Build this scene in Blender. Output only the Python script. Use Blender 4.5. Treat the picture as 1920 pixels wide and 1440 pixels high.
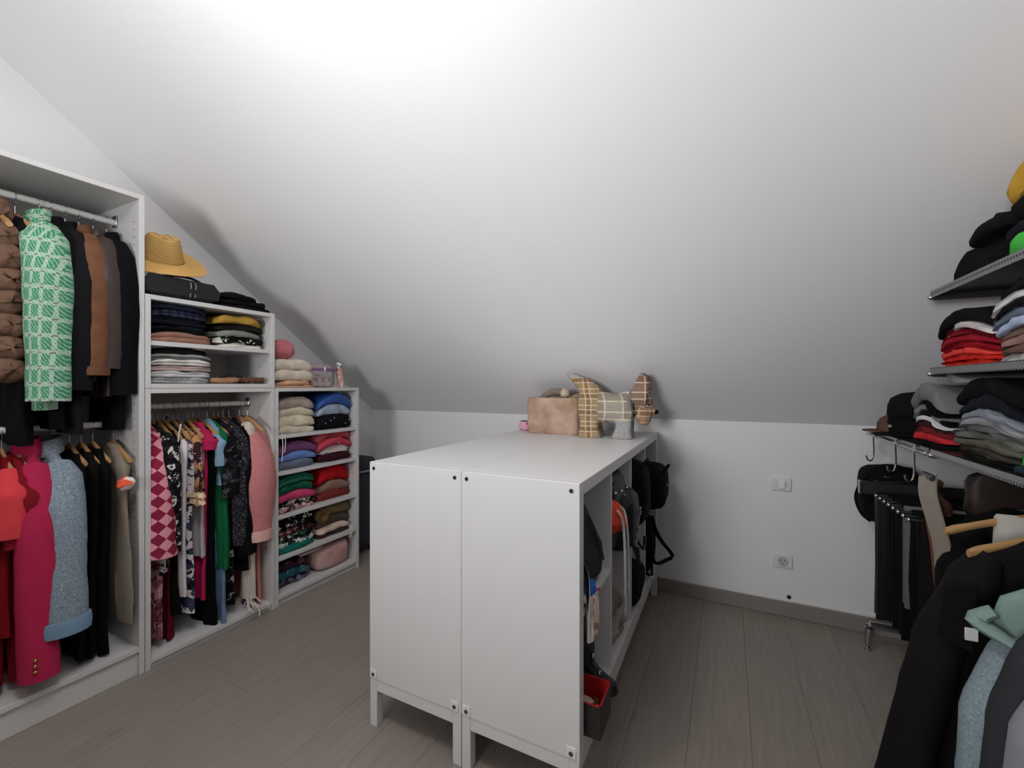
import bpy, bmesh, math, random
from mathutils import Vector, Matrix, noise

for o in list(bpy.data.objects): bpy.data.objects.remove(o)
C = bpy.context.scene.collection
SC = bpy.context.scene
PI = math.pi
R = math.radians

# ------------------------------------------------------------------ camera, light, exposure
cam = bpy.data.cameras.new('camera'); co = bpy.data.objects.new('camera', cam); C.objects.link(co)
co.location = (0, 0, 1.212); co.rotation_euler = (PI/2, 0, R(26.66))
cam.sensor_width = 36; cam.lens = 36*805/1920; cam.shift_y = 3/1920; cam.clip_start = .02
SC.camera = co
SC.view_settings.view_transform = 'Standard'; SC.view_settings.look = 'None'
SC.view_settings.gamma = 1; SC.view_settings.use_curve_mapping = False
SC.view_settings.exposure = 0.0
W = bpy.data.worlds.new('world'); SC.world = W; W.use_nodes = True
W.node_tree.nodes['Background'].inputs[0].default_value = (.8, .85, 1, 1)
W.node_tree.nodes['Background'].inputs[1].default_value = .3

def lamp(name, kind, loc, energy, color, size, aim=None):
    l = bpy.data.lights.new(name, kind); l.energy = energy; l.color = color
    if kind == 'AREA':
        l.shape = 'DISK'; l.size = size
    else:
        l.shadow_soft_size = size
    o = bpy.data.objects.new(name, l); C.objects.link(o); o.location = loc
    if aim is not None:
        o.rotation_euler = (Vector(aim)-Vector(loc)).to_track_quat('-Z', 'Y').to_euler()
    return o
lamp('ceiling_light', 'POINT', (-.85, .28, 2.58), 27, (1, .985, .97), .12)
lamp('slope_fill_light', 'AREA', (-.9, -1.7, 1.45), 25, (.97, .975, 1), .8, (-.6, 1.3, 2.45)).data.spread = R(105)  # added fill behind the camera, aimed up to brighten the ceiling slope

# ------------------------------------------------------------------ materials
def lin(h):
    h = h.lstrip('#')
    out = []
    for i in (0, 2, 4):
        c = int(h[i:i+2], 16)/255
        out.append(c/12.92 if c <= .04045 else ((c+.055)/1.055)**2.4)
    return (*out, 1)
class NG:
    def __init__(s, name, rough=.7, metal=0, spec=.3):
        s.m = bpy.data.materials.new(name); s.m.use_nodes = True
        s.t = s.m.node_tree; s.b = s.t.nodes['Principled BSDF']
        s.b.inputs['Roughness'].default_value = rough; s.b.inputs['Metallic'].default_value = metal
        s.b.inputs['Specular IOR Level'].default_value = spec
        s.tc = s.n('ShaderNodeTexCoord').outputs['Object']
    def n(s, k, **kw):
        x = s.t.nodes.new(k)
        for a, v in kw.items(): setattr(x, a, v)
        return x
    def link(s, a, b): s.t.links.new(a, b)
    def setin(s, sock, v):
        if hasattr(v, 'is_output'): s.link(v, sock)
        else: sock.default_value = v
    def math(s, op, a, b=0.0):
        x = s.n('ShaderNodeMath', operation=op); s.setin(x.inputs[0], a); s.setin(x.inputs[1], b); return x.outputs[0]
    def mix(s, f, a, b):
        x = s.n('ShaderNodeMix', data_type='RGBA'); s.setin(x.inputs[0], f); s.setin(x.inputs[6], a); s.setin(x.inputs[7], b); return x.outputs[2]
    def noise(s, scale, detail=2, vec=None, rough=.5):
        x = s.n('ShaderNodeTexNoise'); x.inputs['Scale'].default_value = scale; x.inputs['Detail'].default_value = detail
        x.inputs['Roughness'].default_value = rough
        s.link(vec or s.tc, x.inputs['Vector']); return x.outputs['Fac']
    def vor(s, scale, out='Color', vec=None):
        x = s.n('ShaderNodeTexVoronoi'); x.inputs['Scale'].default_value = scale
        s.link(vec or s.tc, x.inputs['Vector']); return x.outputs[out]
    def ramp(s, f, stops, const=True):
        x = s.n('ShaderNodeValToRGB'); x.color_ramp.interpolation = 'CONSTANT' if const else 'LINEAR'
        e = x.color_ramp.elements
        while len(e) < len(stops): e.new(.5)
        for i, (p, c) in enumerate(stops): e[i].position = p; e[i].color = c
        s.link(f, x.inputs[0]); return x.outputs[0]
    def xyz(s, vec=None):
        x = s.n('ShaderNodeSeparateXYZ'); s.link(vec or s.tc, x.inputs[0]); return x.outputs
    def mapping(s, scale=(1, 1, 1), rot=(0, 0, 0)):
        x = s.n('ShaderNodeMapping'); x.inputs['Scale'].default_value = scale; x.inputs['Rotation'].default_value = rot
        s.link(s.tc, x.inputs[0]); return x.outputs[0]
    def stripe(s, c, period, width, off=0.0):
        f = s.math('FRACT', s.math('ADD', s.math('MULTIPLY', c, 1/period), off+50.0))
        return s.math('LESS_THAN', f, width/period)
    def color(s, c): s.setin(s.b.inputs['Base Color'], c)
    def bump(s, h, strength=.3, dist=.002):
        x = s.n('ShaderNodeBump'); x.inputs['Strength'].default_value = strength; x.inputs['Distance'].default_value = dist
        s.link(h, x.inputs['Height']); s.link(x.outputs[0], s.b.inputs['Normal'])
def shade(c, k): return (c[0]*k, c[1]*k, c[2]*k, 1)
_fc = {}
def fabric(h, kind='plain', h2=None, h3=None, scale=1.0, rough=.9, sheen=.0):
    key = (h, kind, h2, h3, scale, rough)
    if key in _fc: return _fc[key]
    g = NG('fabric_'+kind, rough, 0, .15)
    a = lin(h); b = lin(h2) if h2 else shade(a, .6); c = lin(h3) if h3 else b
    if max(a[:3]) < .035: a = shade(a, .45)
    grain = g.noise(260*scale, 2)
    if kind == 'plain':
        f = g.noise(28, 3); col = g.mix(f, shade(a, .88), shade(a, 1.1)); g.bump(grain, .35, .0015)
    elif kind == 'knit':
        w = g.n('ShaderNodeTexWave', wave_type='BANDS', bands_direction='Y'); w.inputs['Scale'].default_value = 60*scale; w.inputs['Distortion'].default_value = 1.5
        g.link(g.tc, w.inputs['Vector'])
        f = g.noise(90, 3); col = g.mix(f, shade(a, .82), shade(a, 1.12)); g.bump(w.outputs['Fac'], .35, .002)
    elif kind == 'fur':
        f = g.noise(70*scale, 4, rough=.7); col = g.mix(f, shade(a, .55), shade(a, 1.35)); g.bump(f, .8, .008)
    elif kind == 'suede':
        f = g.ramp(g.noise(13*scale, 4, rough=.55), [(.33, (0, 0, 0, 1)), (.66, (1, 1, 1, 1))], False); col = g.mix(f, a, b); g.bump(grain, .3, .002)
    elif kind == 'tweed':
        f = g.ramp(g.noise(190*scale, 2, rough=.8), [(0, b), (.42, a), (.6, c)]); col = f; g.bump(grain, .5, .002)
    elif kind == 'floral':
        f = g.vor(34*scale); x = g.xyz(f)
        d = g.noise(60*scale, 3)
        col = g.ramp(g.math('ADD', g.math('MULTIPLY', x[0], .6), g.math('MULTIPLY', d, .4)), [(0, a), (.42, b), (.62, c), (.72, a)]); g.bump(grain, .2, .001)
    elif kind == 'check':
        x = g.n('ShaderNodeTexChecker'); x.inputs['Scale'].default_value = 26*scale
        g.link(g.mapping((0, 1, 1), (R(45), 0, 0)), x.inputs['Vector']); x.inputs[1].default_value = a; x.inputs[2].default_value = b
        col = x.outputs[0]; g.bump(grain, .2, .001)
    elif kind == 'dots':
        d = g.vor(60*scale, 'Distance'); col = g.mix(g.math('LESS_THAN', d, .2), a, b); g.bump(grain, .2, .001)
    elif kind == 'lace':
        d = g.vor(55*scale, 'Distance'); col = g.mix(g.math('LESS_THAN', d, .3), a, b); g.bump(d, .7, .004)
    elif kind == 'stripe':
        x = g.xyz(); col = g.mix(g.stripe(x[1], .02/scale, .008/scale), a, b); g.bump(grain, .2, .001)
    elif kind == 'plaid':
        x = g.xyz(); P = .085/scale
        ux = g.math('ADD', x[0], g.math('MULTIPLY', x[1], .6)); uz = x[2]
        f = g.noise(22, 2); base = g.mix(f, shade(a, .92), shade(a, 1.08))
        bx = g.stripe(ux, P, P*.32, .64); bz = g.stripe(uz, P, P*.32, .64)
        col = g.mix(g.math('MULTIPLY', bx, .6), base, b); col = g.mix(g.math('MULTIPLY', bz, .6), col, b)
        wob = g.math('MULTIPLY', grain, .003)
        for u, oo in ((ux, (.30, .62)), (uz, (.30, .62, .02))):
            for o_ in oo: col = g.mix(g.math('MULTIPLY', g.stripe(g.math('ADD', u, wob), P, P*.055, o_), .72), col, c)
        col = g.mix(g.math('MULTIPLY', g.math('LESS_THAN', grain, .43), .3), col, shade(b, .6))
        g.bump(grain, .5, .002)
    elif kind == 'boucle':
        x = g.xyz(); P = .036/scale
        ux = g.math('ADD', x[0], x[1]); nz = g.noise(55, 3)
        w1 = g.stripe(g.math('ADD', g.math('ADD', ux, g.math('MULTIPLY', x[2], .7)), g.math('MULTIPLY', nz, .012)), .011, .0055)
        base = g.mix(w1, a, c)
        bx = g.stripe(g.math('ADD', ux, g.math('MULTIPLY', nz, .008)), P, P*.3); bz = g.stripe(g.math('ADD', x[2], g.math('MULTIPLY', nz, .008)), P*1.6, P*.42)
        col = g.mix(g.math('MULTIPLY', g.math('MAXIMUM', bx, bz), .62), base, lin('#cfe0cc'))
        dk = g.math('MULTIPLY', g.math('MULTIPLY', bx, bz), g.stripe(g.math('ADD', x[2], g.math('MULTIPLY', nz, .01)), .012, .005))
        col = g.mix(g.math('MULTIPLY', dk, .8), col, b)
        col = g.mix(g.math('MULTIPLY', g.math('LESS_THAN', grain, .42), .5), col, shade(a, .55))
        g.bump(grain, .8, .004)
    g.color(col)
    if rough < .6: g.b.inputs['Specular IOR Level'].default_value = .5
    _fc[key] = g.m
    return g.m
_pc = {}
def plain(name, h, rough=.5, metal=0, spec=.4, var=.04, sc=6):
    key = (name, h, rough, metal)
    if key in _pc: return _pc[key]
    g = NG(name, rough, metal, spec); a = lin(h)
    g.color(g.mix(g.noise(sc, 3), shade(a, 1-var), shade(a, 1+var)))
    _pc[key] = g.m; return g.m
def wall_mat(name, h):
    g = NG(name, .75, 0, .2); a = lin(h)
    g.color(g.mix(g.noise(1.3, 2), shade(a, .985), shade(a, 1.015))); g.bump(g.noise(170, 3), .06, .001); return g.m
M_WALL = wall_mat('white_wall_paint', '#e9e9e9')
M_FRONT = wall_mat('bounce_cut_greige', '#8d8984')  # greige picked for the unseen wall to cut light bounced into the closets
M_CEIL = wall_mat('white_ceiling_paint', '#f4f4f6')
M_WHITE = plain('white_foil', '#d3d2d0', .38, 0, .4, .01)
M_ISL = plain('island_foil', '#d8d7d6', .36, 0, .4, .01)
M_WHITE2 = plain('shade_toned_board', '#bdbab7', .45, 0, .35, .015)  # white back boards greyed in colour to deepen the shade inside
M_PLASTIC = plain('white_plastic', '#e4e3e0', .35)
M_CHROME = plain('brushed_metal', '#c4c4c6', .25, 1)
M_DARKMETAL = plain('dark_metal', '#5c5d60', .35, .9)
M_BLACK = fabric('#18181b')
M_BLACKGLOSS = plain('black_leather', '#0b0b0d', .5, 0, .5, .2, 40)
M_GOLD = plain('gold_metal', '#c8a860', .3, 1)
M_SILVER = plain('silver_bead', '#e8e8ea', .15, .6)
def wood_mat(name, h, sc=1):
    g = NG(name, .45, 0, .35); a = lin(h)
    f = g.noise(18*sc, 4, g.mapping((1, 8, 8)))
    g.color(g.mix(f, shade(a, .75), shade(a, 1.15))); return g.m
M_WOOD = wood_mat('hanger_wood', '#b98d5c')
def plank_mat():
    g = NG('grey_oak_laminate', .42, 0, .3)
    oi = g.n('ShaderNodeObjectInfo')
    v = g.n('ShaderNodeVectorMath', operation='ADD')
    cb = g.n('ShaderNodeCombineXYZ'); r = oi.outputs['Random']
    g.link(g.math('MULTIPLY', r, 37.0), cb.inputs[0]); g.link(g.math('MULTIPLY', r, 91.0), cb.inputs[1])
    g.link(g.tc, v.inputs[0]); g.link(cb.outputs[0], v.inputs[1])
    mp = g.n('ShaderNodeMapping'); mp.inputs['Scale'].default_value = (14, 1.1, 1); g.link(v.outputs[0], mp.inputs[0])
    grain = g.noise(4.5, 6, mp.outputs[0], .65)
    mp2 = g.n('ShaderNodeMapping'); mp2.inputs['Scale'].default_value = (70, 3, 1); g.link(v.outputs[0], mp2.inputs[0])
    fine = g.noise(3, 3, mp2.outputs[0])
    kn = g.n('ShaderNodeMapping'); kn.inputs['Scale'].default_value = (6, 2.2, 1); g.link(v.outputs[0], kn.inputs[0])
    knot = g.math('LESS_THAN', g.vor(1.0, 'Distance', kn.outputs[0]), .07)
    a = lin('#968c83')
    c = g.mix(grain, shade(a, .6), shade(a, 1.34)); c = g.mix(g.math('MULTIPLY', fine, .35), c, shade(a, .7))
    c = g.mix(g.math('MULTIPLY', knot, .35), c, shade(a, .5))
    c = g.mix(g.math('MULTIPLY', r, .35), c, shade(a, .82))
    g.color(c); g.bump(grain, .12, .0008)
    return g.m
M_PLANK = plank_mat()
M_BASE = wood_mat('baseboard_laminate', '#8f8781')

# ------------------------------------------------------------------ geometry helpers
class MB:
    def __init__(s): s.v = []; s.f = []; s.mi = []; s.cur = 0
    def add(s, vs, fs):
        o = len(s.v); s.v += [tuple(p) for p in vs]
        for f in fs: s.f.append([i+o for i in f]); s.mi.append(s.cur)
    def box(s, x0, x1, y0, y1, z0, z1, bev=.0015):
        bm = bmesh.new(); bmesh.ops.create_cube(bm, size=1)
        for v in bm.verts:
            v.co = ((x0+x1)/2+v.co.x*(x1-x0), (y0+y1)/2+v.co.y*(y1-y0), (z0+z1)/2+v.co.z*(z1-z0))
        b = min(bev, .3*min(abs(x1-x0), abs(y1-y0), abs(z1-z0)))
        if b > 0: bmesh.ops.bevel(bm, geom=bm.edges[:], offset=b, segments=1, affect='EDGES')
        bm.verts.index_update()
        s.add([v.co.copy() for v in bm.verts], [[v.index for v in f.verts] for f in bm.faces]); bm.free(); return s
    def loft(s, rings, cap=True, closed=True):
        n = len(rings[0]); vs = [p for r in rings for p in r]; fs = []
        for i in range(len(rings)-1):
            for j in range(n if closed else n-1):
                k = (j+1) % n; fs.append([i*n+j, i*n+k, (i+1)*n+k, (i+1)*n+j])
        if cap: fs.append(list(range(n-1, -1, -1))); fs.append([(len(rings)-1)*n+j for j in range(n)])
        s.add(vs, fs); return s
    def tube(s, pts, r, n=8, flat=1.0, up=None, smooth=0):
        P = [Vector(p) for p in pts]
        if smooth: P = spline(P, smooth)
        rr = r if isinstance(r, (list, tuple)) else None
        rings = []; ref = Vector(up) if up else None
        for i, p in enumerate(P):
            d = (P[min(i+1, len(P)-1)]-P[max(i-1, 0)]).normalized()
            a = ref if ref is not None else (Vector((0, 0, 1)) if abs(d.z) < .9 else Vector((1, 0, 0)))
            if abs(a.dot(d)) > .98: a = Vector((0, 1, 0)) if abs(d.y) < .9 else Vector((1, 0, 0))
            u = d.cross(a).normalized(); w = u.cross(d).normalized()
            t = i/(len(P)-1)
            q = r if rr is None else rr[min(int(t*(len(rr)-1)), len(rr)-2)]*(1-(t*(len(rr)-1)-min(int(t*(len(rr)-1)), len(rr)-2)))+rr[min(int(t*(len(rr)-1)), len(rr)-2)+1]*(t*(len(rr)-1)-min(int(t*(len(rr)-1)), len(rr)-2))
            rings.append([p+u*math.cos(2*PI*k/n)*q+w*math.sin(2*PI*k/n)*q*flat for k in range(n)])
        return s.loft(rings)
    def lathe(s, prof, n=28, fn=None, cx=0, cy=0):
        rings = []
        for r, z in prof:
            ring = []
            for k in range(n):
                a = 2*PI*k/n; p = Vector((cx+r*math.cos(a), cy+r*math.sin(a), z))
                ring.append(fn(p, a, r) if fn else p)
            rings.append(ring)
        return s.loft(rings)
    def poly(s, outline, h, axis='y', center=0):
        n = len(outline); vs = []
        for e in (-h/2, h/2):
            for a, b in outline:
                vs.append({'y': (a, center+e, b), 'x': (center+e, a, b), 'z': (a, b, center+e)}[axis])
        fs = [list(range(n-1, -1, -1)), list(range(n, 2*n))]+[[i, (i+1) % n, n+(i+1) % n, n+i] for i in range(n)]
        s.add(vs, fs); return s
    def ball(s, c, r, n=10, m=7, fn=None):
        rx, ry, rz = r if isinstance(r, (tuple, list)) else (r, r, r)
        rings = []
        for i in range(m+1):
            t = -PI/2+PI*i/m; q = max(math.cos(t), .02)
            ring = []
            for k in range(n):
                a = 2*PI*k/n; p = Vector((c[0]+rx*q*math.cos(a), c[1]+ry*q*math.sin(a), c[2]+rz*math.sin(t)))
                ring.append(fn(p) if fn else p)
            rings.append(ring)
        return s.loft(rings)
    def build(s, name, mat, parent=None, smooth=True, loc=None, ang=38):
        me = bpy.data.meshes.new(name); me.from_pydata([tuple(v) for v in s.v], [], s.f)
        mats = mat if isinstance(mat, list) else [mat]
        for m in mats: me.materials.append(m)
        for p, i in zip(me.polygons, s.mi): p.material_index = i
        bm = bmesh.new(); bm.from_mesh(me); bmesh.ops.recalc_face_normals(bm, faces=bm.faces[:]); bm.to_mesh(me); bm.free()
        o = bpy.data.objects.new(name, me); C.objects.link(o)
        if smooth:
            me.shade_smooth()
            try: me.set_sharp_from_angle(angle=R(ang))
            except Exception: pass
        if parent: o.parent = parent
        if loc is not None: o.location = loc
        return o
def spline(P, k):
    out = []
    for i in range(len(P)-1):
        p0 = P[max(i-1, 0)]; p1 = P[i]; p2 = P[i+1]; p3 = P[min(i+2, len(P)-1)]
        for j in range(k):
            t = j/k
            out.append(.5*((2*p1)+(p2-p0)*t+(2*p0-5*p1+4*p2-p3)*t*t+(3*p1-p0-3*p2+p3)*t**3))
    out.append(P[-1]); return out
def tag(o, label, cat, group=None, kind=None):
    o['label'] = label; o['category'] = cat
    if group: o['group'] = group
    if kind: o['kind'] = kind
    return o
def thing(name, label, cat, loc=(0, 0, 0), rz=0, group=None):
    o = bpy.data.objects.new(name, None); C.objects.link(o); o.empty_display_size = .05
    o.location = loc; o.rotation_euler = (0, 0, rz); return tag(o, label, cat, group)
def struct(o): o['kind'] = 'structure'; return o
def N(p, s): return noise.noise(Vector(p)*s)
def NV(p, s): return noise.noise_vector(Vector(p)*s)

# ------------------------------------------------------------------ room shell
XL, XR, YB, YF, ZK, TA, ZC = -2.63, 1.06, 2.665, -2.0, 1.015, .75, 2.9
YC = YB-(ZC-ZK)/TA
struct(MB().box(XL-.1, XR+.1, YF-.1, YB+.1, -.1, -.012, 0).build('floor', M_BASE, smooth=False))
FLOOR = bpy.data.objects['floor']
pw, pl = .193, 1.285
pm = MB().box(.0003, pw-.0003, .0003, pl-.0003, -.011, 0, .0008)
random.seed(3)
proto = None; ix = 0; x = XL
while x < XR-.01:
    y = YF-random.random()*pl
    while y < YB:
        y0, y1, x1 = max(y, YF), min(y+pl, YB), min(x+pw, XR)
        if y1-y0 > .02 and y1 > -.9:
            if abs(y1-y0-pl) < 1e-6 and x1 == x+pw:
                if proto is None:
                    o = proto = pm.build('plank', M_PLANK, FLOOR, smooth=False)
                else:
                    o = proto.copy(); C.objects.link(o)
                o.location = (x, y, 0)
            else:
                o = MB().box(.0003, x1-x-.0003, .0003, y1-y0-.0003, -.011, 0, .0008).build('plank', M_PLANK, FLOOR, smooth=False)
                o.location = (x, y0, 0)
        y += pl
    x += pw
struct(MB().box(XL-.1, XR+.1, YB, YB+.1, -.1, ZK+.02, 0).build('wall_back', M_WALL, smooth=False))
struct(MB().box(XL-.1, XR+.1, YF-.1, YF, -.1, ZC+.1, 0).build('wall_front', M_FRONT, smooth=False))
gable = [(YF-.1, -.1), (YB+.1, -.1), (YB+.1, ZK-.07), (YC, ZC+.005), (YF-.1, ZC+.005)]
struct(MB().poly(gable, .1, 'x', XL-.05).build('wall_left', M_WALL, smooth=False))
struct(MB().poly(gable, .1, 'x', XR+.05).build('wall_right', M_WALL, smooth=False))
ce = [(YB, ZK), (YC, ZC), (YF-.1, ZC), (YF-.1, ZC+.1), (YC+.04, ZC+.1), (YB+.1, ZK+.05)]
struct(MB().poly(ce, XR-XL+.2, 'x', (XR+XL)/2).build('ceiling', M_CEIL, smooth=False))
struct(MB().box(XL, XR, YB-.012, YB, 0, .078, .003).build('baseboard_back', M_BASE, smooth=False))
struct(MB().box(.30, XR, YB-.006, YB, .0785, .092, .002).build('trim_1', M_PLASTIC, smooth=False))
g = MB(); g.lathe([(.010, 0), (.010, .004), (.0065, .004), (.0065, .001)], 14)
tag(g.build('cable_outlet', plain('black_rubber', '#161616', .6)), 'tiny black cable hole low on white wall above the baseboard', 'cable hole')
o = bpy.data.objects['cable_outlet']; o.rotation_euler = (PI/2, 0, 0); o.location = (.288, YB, .103)

def wall_plate(name, label, cat, x, z):
    t = thing(name, label, cat, (x, YB, z))
    MB().box(-.044, .044, -.010, 0, -.035, .035, .003).build('plate', M_PLASTIC, t)
    return t
t = wall_plate('light_switch', 'white square rocker light switch on knee wall above the socket', 'switch', .254, .694)
ring = MB().lathe([(.025, 0), (.025, .0012), (.0225, .0018), (.001, .0012)], 24).build('ring', plain('grey_plastic', '#d2d2d1', .4), t); ring.rotation_euler = (PI/2, 0, 0); ring.location = (0, -.010, 0)
MB().box(-.013, .015, -.0165, -.0102, -.0225, .0225, .004).build('rocker', plain('switch_white', '#f0efee', .3), t)
t = wall_plate('power_socket', 'white power socket with round recess on knee wall near the floor', 'socket', .259, .289)
o = MB().lathe([(.0245, 0), (.0245, .003), (.021, .004), (.0205, .0005), (.001, .0005)], 26).build('recess', plain('socket_grey', '#c2c1bf', .4), t); o.rotation_euler = (PI/2, 0, 0); o.location = (0, -.0101, 0)
bk = plain('socket_hole', '#151515', .5)
for px, pz in ((-.009, .004), (.009, .004)):
    o = MB().lathe([(.003, 0), (.003, .0006)], 10).build('contact', bk, t); o.rotation_euler = (PI/2, 0, 0); o.location = (px, -.0107, pz)
o = MB().tube([(0, -.0107, -.009), (0, -.019, -.010)], .0024, 8).build('earth_pin', M_CHROME, t)

# ------------------------------------------------------------------ wardrobe units on the left (fronts at XF)
XF, XBK = -2.2, -2.605
def cabinet(name, label, y0, y1, z0, z1, shelves=(), floor_z=None, rail=(), th=.02, cat='wardrobe', rail_clips=False):
    t = thing(name, label, cat, (XF, (y0+y1)/2, z0)); h = z1-z0; w = (y1-y0)/2; d = XBK-XF
    for a, b in ((-w, -w+th), (w-th, w)): MB().box(d, 0, a+.0004, b-.0004, 0, h, .001).build('side_panel', M_WHITE, t, False)
    MB().box(d, 0, -w+th, w-th, h-th, h, .001).build('top_panel', M_WHITE, t, False)
    fz = floor_z if floor_z is not None else th
    MB().box(d, 0, -w+th, w-th, fz-th, fz, .001).build('bottom_panel', M_WHITE, t, False)
    if fz > th+.01: MB().box(-.035, -.012, -w+th, w-th, 0, fz-th, .001).build('plinth', M_WHITE, t, False)
    MB().box(d, d+.006, -w+th, w-th, fz, h-th, 0).build('back_panel', M_WHITE2, t, False)
    for s in shelves: MB().box(d+.008, -.006, -w+th+.0004, w-th-.0004, s-th, s, .001).build('shelf', M_WHITE, t, False)
    for s, xr in rail:
        MB().tube([(xr-XF, -w+th, s-z0), (xr-XF, w-th, s-z0)], .0135, 14).build('clothes_rail', M_PLASTIC, t)
        for e in (-1, 1):
            MB().box(xr-XF-.018, xr-XF+.018, e*(w-th-.004)-.004, e*(w-th-.004)+.004, s-z0-.02, s-z0+.03, .003).build('rail_bracket', M_CHROME, t)
    # peg holes along the inner sides
    g = MB()
    for z in [fz+.12+.032*i for i in range(int((h-fz-.2)/.032))]:
        g.box(-.045, -.040, w-th-.0006, w-th+.0004, z, z+.005, 0)
    g.build('peg_holes', plain('peg_hole', '#6b6764', .8), t, False)['kind'] = 'stuff'
    return t
RX = -2.40
cabinet('wardrobe', 'tallest white open wardrobe with two hanging rails at the left edge', .12, .925, 0, 2.013, floor_z=.117, rail=((1.925, RX), (1.045, RX)))
cabinet('wardrobe', 'white open wardrobe unit under the two small shelves, full of blouses', .927, 1.508, 0, 1.199, floor_z=.045, rail=((1.115, RX),))
cabinet('shelf_unit', 'small white two-shelf box unit stacked on top of the blouse wardrobe', .927, 1.508, 1.2005, 1.602, shelves=(.205,), cat='shelf unit')
cabinet('shelf_unit', 'low white shelf unit with five rows of folded sweaters next to knee wall', 1.51, 2.105, 0, 1.199, shelves=(.262, .492, .733, .937), floor_z=.055, cat='shelf unit')

# ------------------------------------------------------------------ island of two cube units on legs
IX, IY, IL, LZ, IH = -1.145, 1.1445, 1.468, .17, .77
def cube_unit(x0, face, label):
    t = thing('cube_shelf_unit', label, 'shelf unit', (x0+.195, IY, 0)); a, b = -.1945, .1945
    z0, z1, th = LZ, LZ+IH, .038
    MB().box(a, b, 0, th, z0, z1, .0012).build('side_panel', M_ISL, t, False)
    MB().box(a, b, IL-th, IL, z0, z1, .0012).build('side_panel', M_ISL, t, False)
    MB().box(a, b, th, IL-th, z1-th, z1, .0012).build('top_panel', M_ISL, t, False)
    MB().box(a, b, th, IL-th, z0, z0+th, .0012).build('bottom_panel', M_ISL, t, False)
    cw = (IL-2*th-3*.016)/4
    for i in range(3):
        y = th+(i+1)*cw+i*.016
        MB().box(a+.004, b-.004, y, y+.016, z0+th, z1-th, .001).build('divider', M_ISL, t, False)
    for i in range(4):
        if face > 0 and i: continue
        y = th+i*(cw+.016)
        MB().box(a+.004, b-.004, y, y+cw, z0+IH/2-.008, z0+IH/2+.008, .001).build('shelf', M_ISL, t, False)
    if face > 0: MB().box(a+.002, a+.008, th, IL-th, z0+th, z1-th, 0).build('back_panel', M_WHITE2, t, False)
    for ly in (0, IL-.032):
        for lx in (a+.001, b-.033):
            MB().box(lx, lx+.032, ly+.001, ly+.032, 0, z0-.0005, .0015).build('leg', M_ISL, t, False)
        MB().box(a+.033, b-.033, ly+.003, ly+.030, z0-.043, z0-.0005, .001).build('rail', M_ISL, t, False)
    for lx in (a+.003, b-.03):
        MB().box(lx, lx+.027, .0325, IL-.0325, z0-.043, z0-.0005, .001).build('rail', M_ISL, t, False)
    for sx in (a+.02, b-.024):
        s = MB().lathe([(.0062, 0), (.0062, .0016), (.003, .0016), (.003, .0004)], 14).build('screw', plain('screw_metal', '#4a4a4e', .3, .8), t)
        s.rotation_euler = (PI/2, 0, 0); s.location = (sx, -.0002, z1-.022)
        p = MB().box(sx-.014, sx+.014, -.0035, -.0002, z0+.004, z0+.035, .002).build('cover_plate', M_PLASTIC, t)
        s = MB().lathe([(.0065, 0), (.0065, .0014), (.003, .0014), (.003, .0004)], 14).build('screw', plain('screw_grey', '#6a6a6e', .3, .8), p)
        s.rotation_euler = (PI/2, 0, 0); s.location = (sx, -.0037, z0+.017)
    return t
cube_unit(IX, -1, 'left white cube shelf unit of the island, its openings turned away')
cube_unit(IX+.39, 1, 'right white cube shelf unit of the island, open side holding black bags')
XI = IX+.78            # open face of the island
ZT = LZ+IH

# ------------------------------------------------------------------ folded clothes
def fold_mesh(L, D, H, layers=2, seed=0, arch0=0.0, arch1=0.0, messy=1.4, n=16):
    rnd = random.Random(seed); off = Vector((rnd.random()*50, rnd.random()*50, rnd.random()*50))
    t = H/layers; prof = [(-D, 0.0), (-D*.66, 0.0), (-D*.33, 0.0), (-t*.5, 0.0)]
    for i in range(layers):
        c = (i+.5)*t; ins = rnd.uniform(0, .012)*messy
        for k in range(5):
            a = -PI/2*.8+PI*.8*k/4
            prof.append((-t*.32-ins+math.cos(a)*t*.32, c+math.sin(a)*t*.5))
        if i < layers-1: prof.append((-t*.55-.012-ins, (i+1)*t))
    prof += [(-t*.5, H), (-D*.33, H), (-D*.66, H), (-D, H)]
    g = MB(); rings = []
    ys = [-1, -.985, -.93]+[-.86+1.72*i/(n-1) for i in range(n)]+[.93, .985, 1]
    for s in ys:
        e = (1-min(1, abs(s))**6); sc = .35+.65*math.sqrt(max(e, 0)); inset = .02*(abs(s)**10)
        ring = []
        for px, pz in prof:
            fz = pz/H; ar = (arch0+(arch1-arch0)*fz)*(1-s*s)
            z = ar+H*.5*(1-sc)*(.3)+pz*sc
            p = Vector((px, s*L/2, z)); q = p+off
            dn = NV(q, 14)*.006*messy+NV(q, 35)*.0022*messy
            k = .25+.75*fz
            fr = 1.0 if px > -D*.5 else .3
            ring.append(p+Vector((dn.x*1.6*fr-inset*fr, dn.y*.8, dn.z*k if fz > .05 else max(dn.z*.2, 0))))
        rings.append(ring)
    g.loft(rings); return g
SEED = [10]
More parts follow.
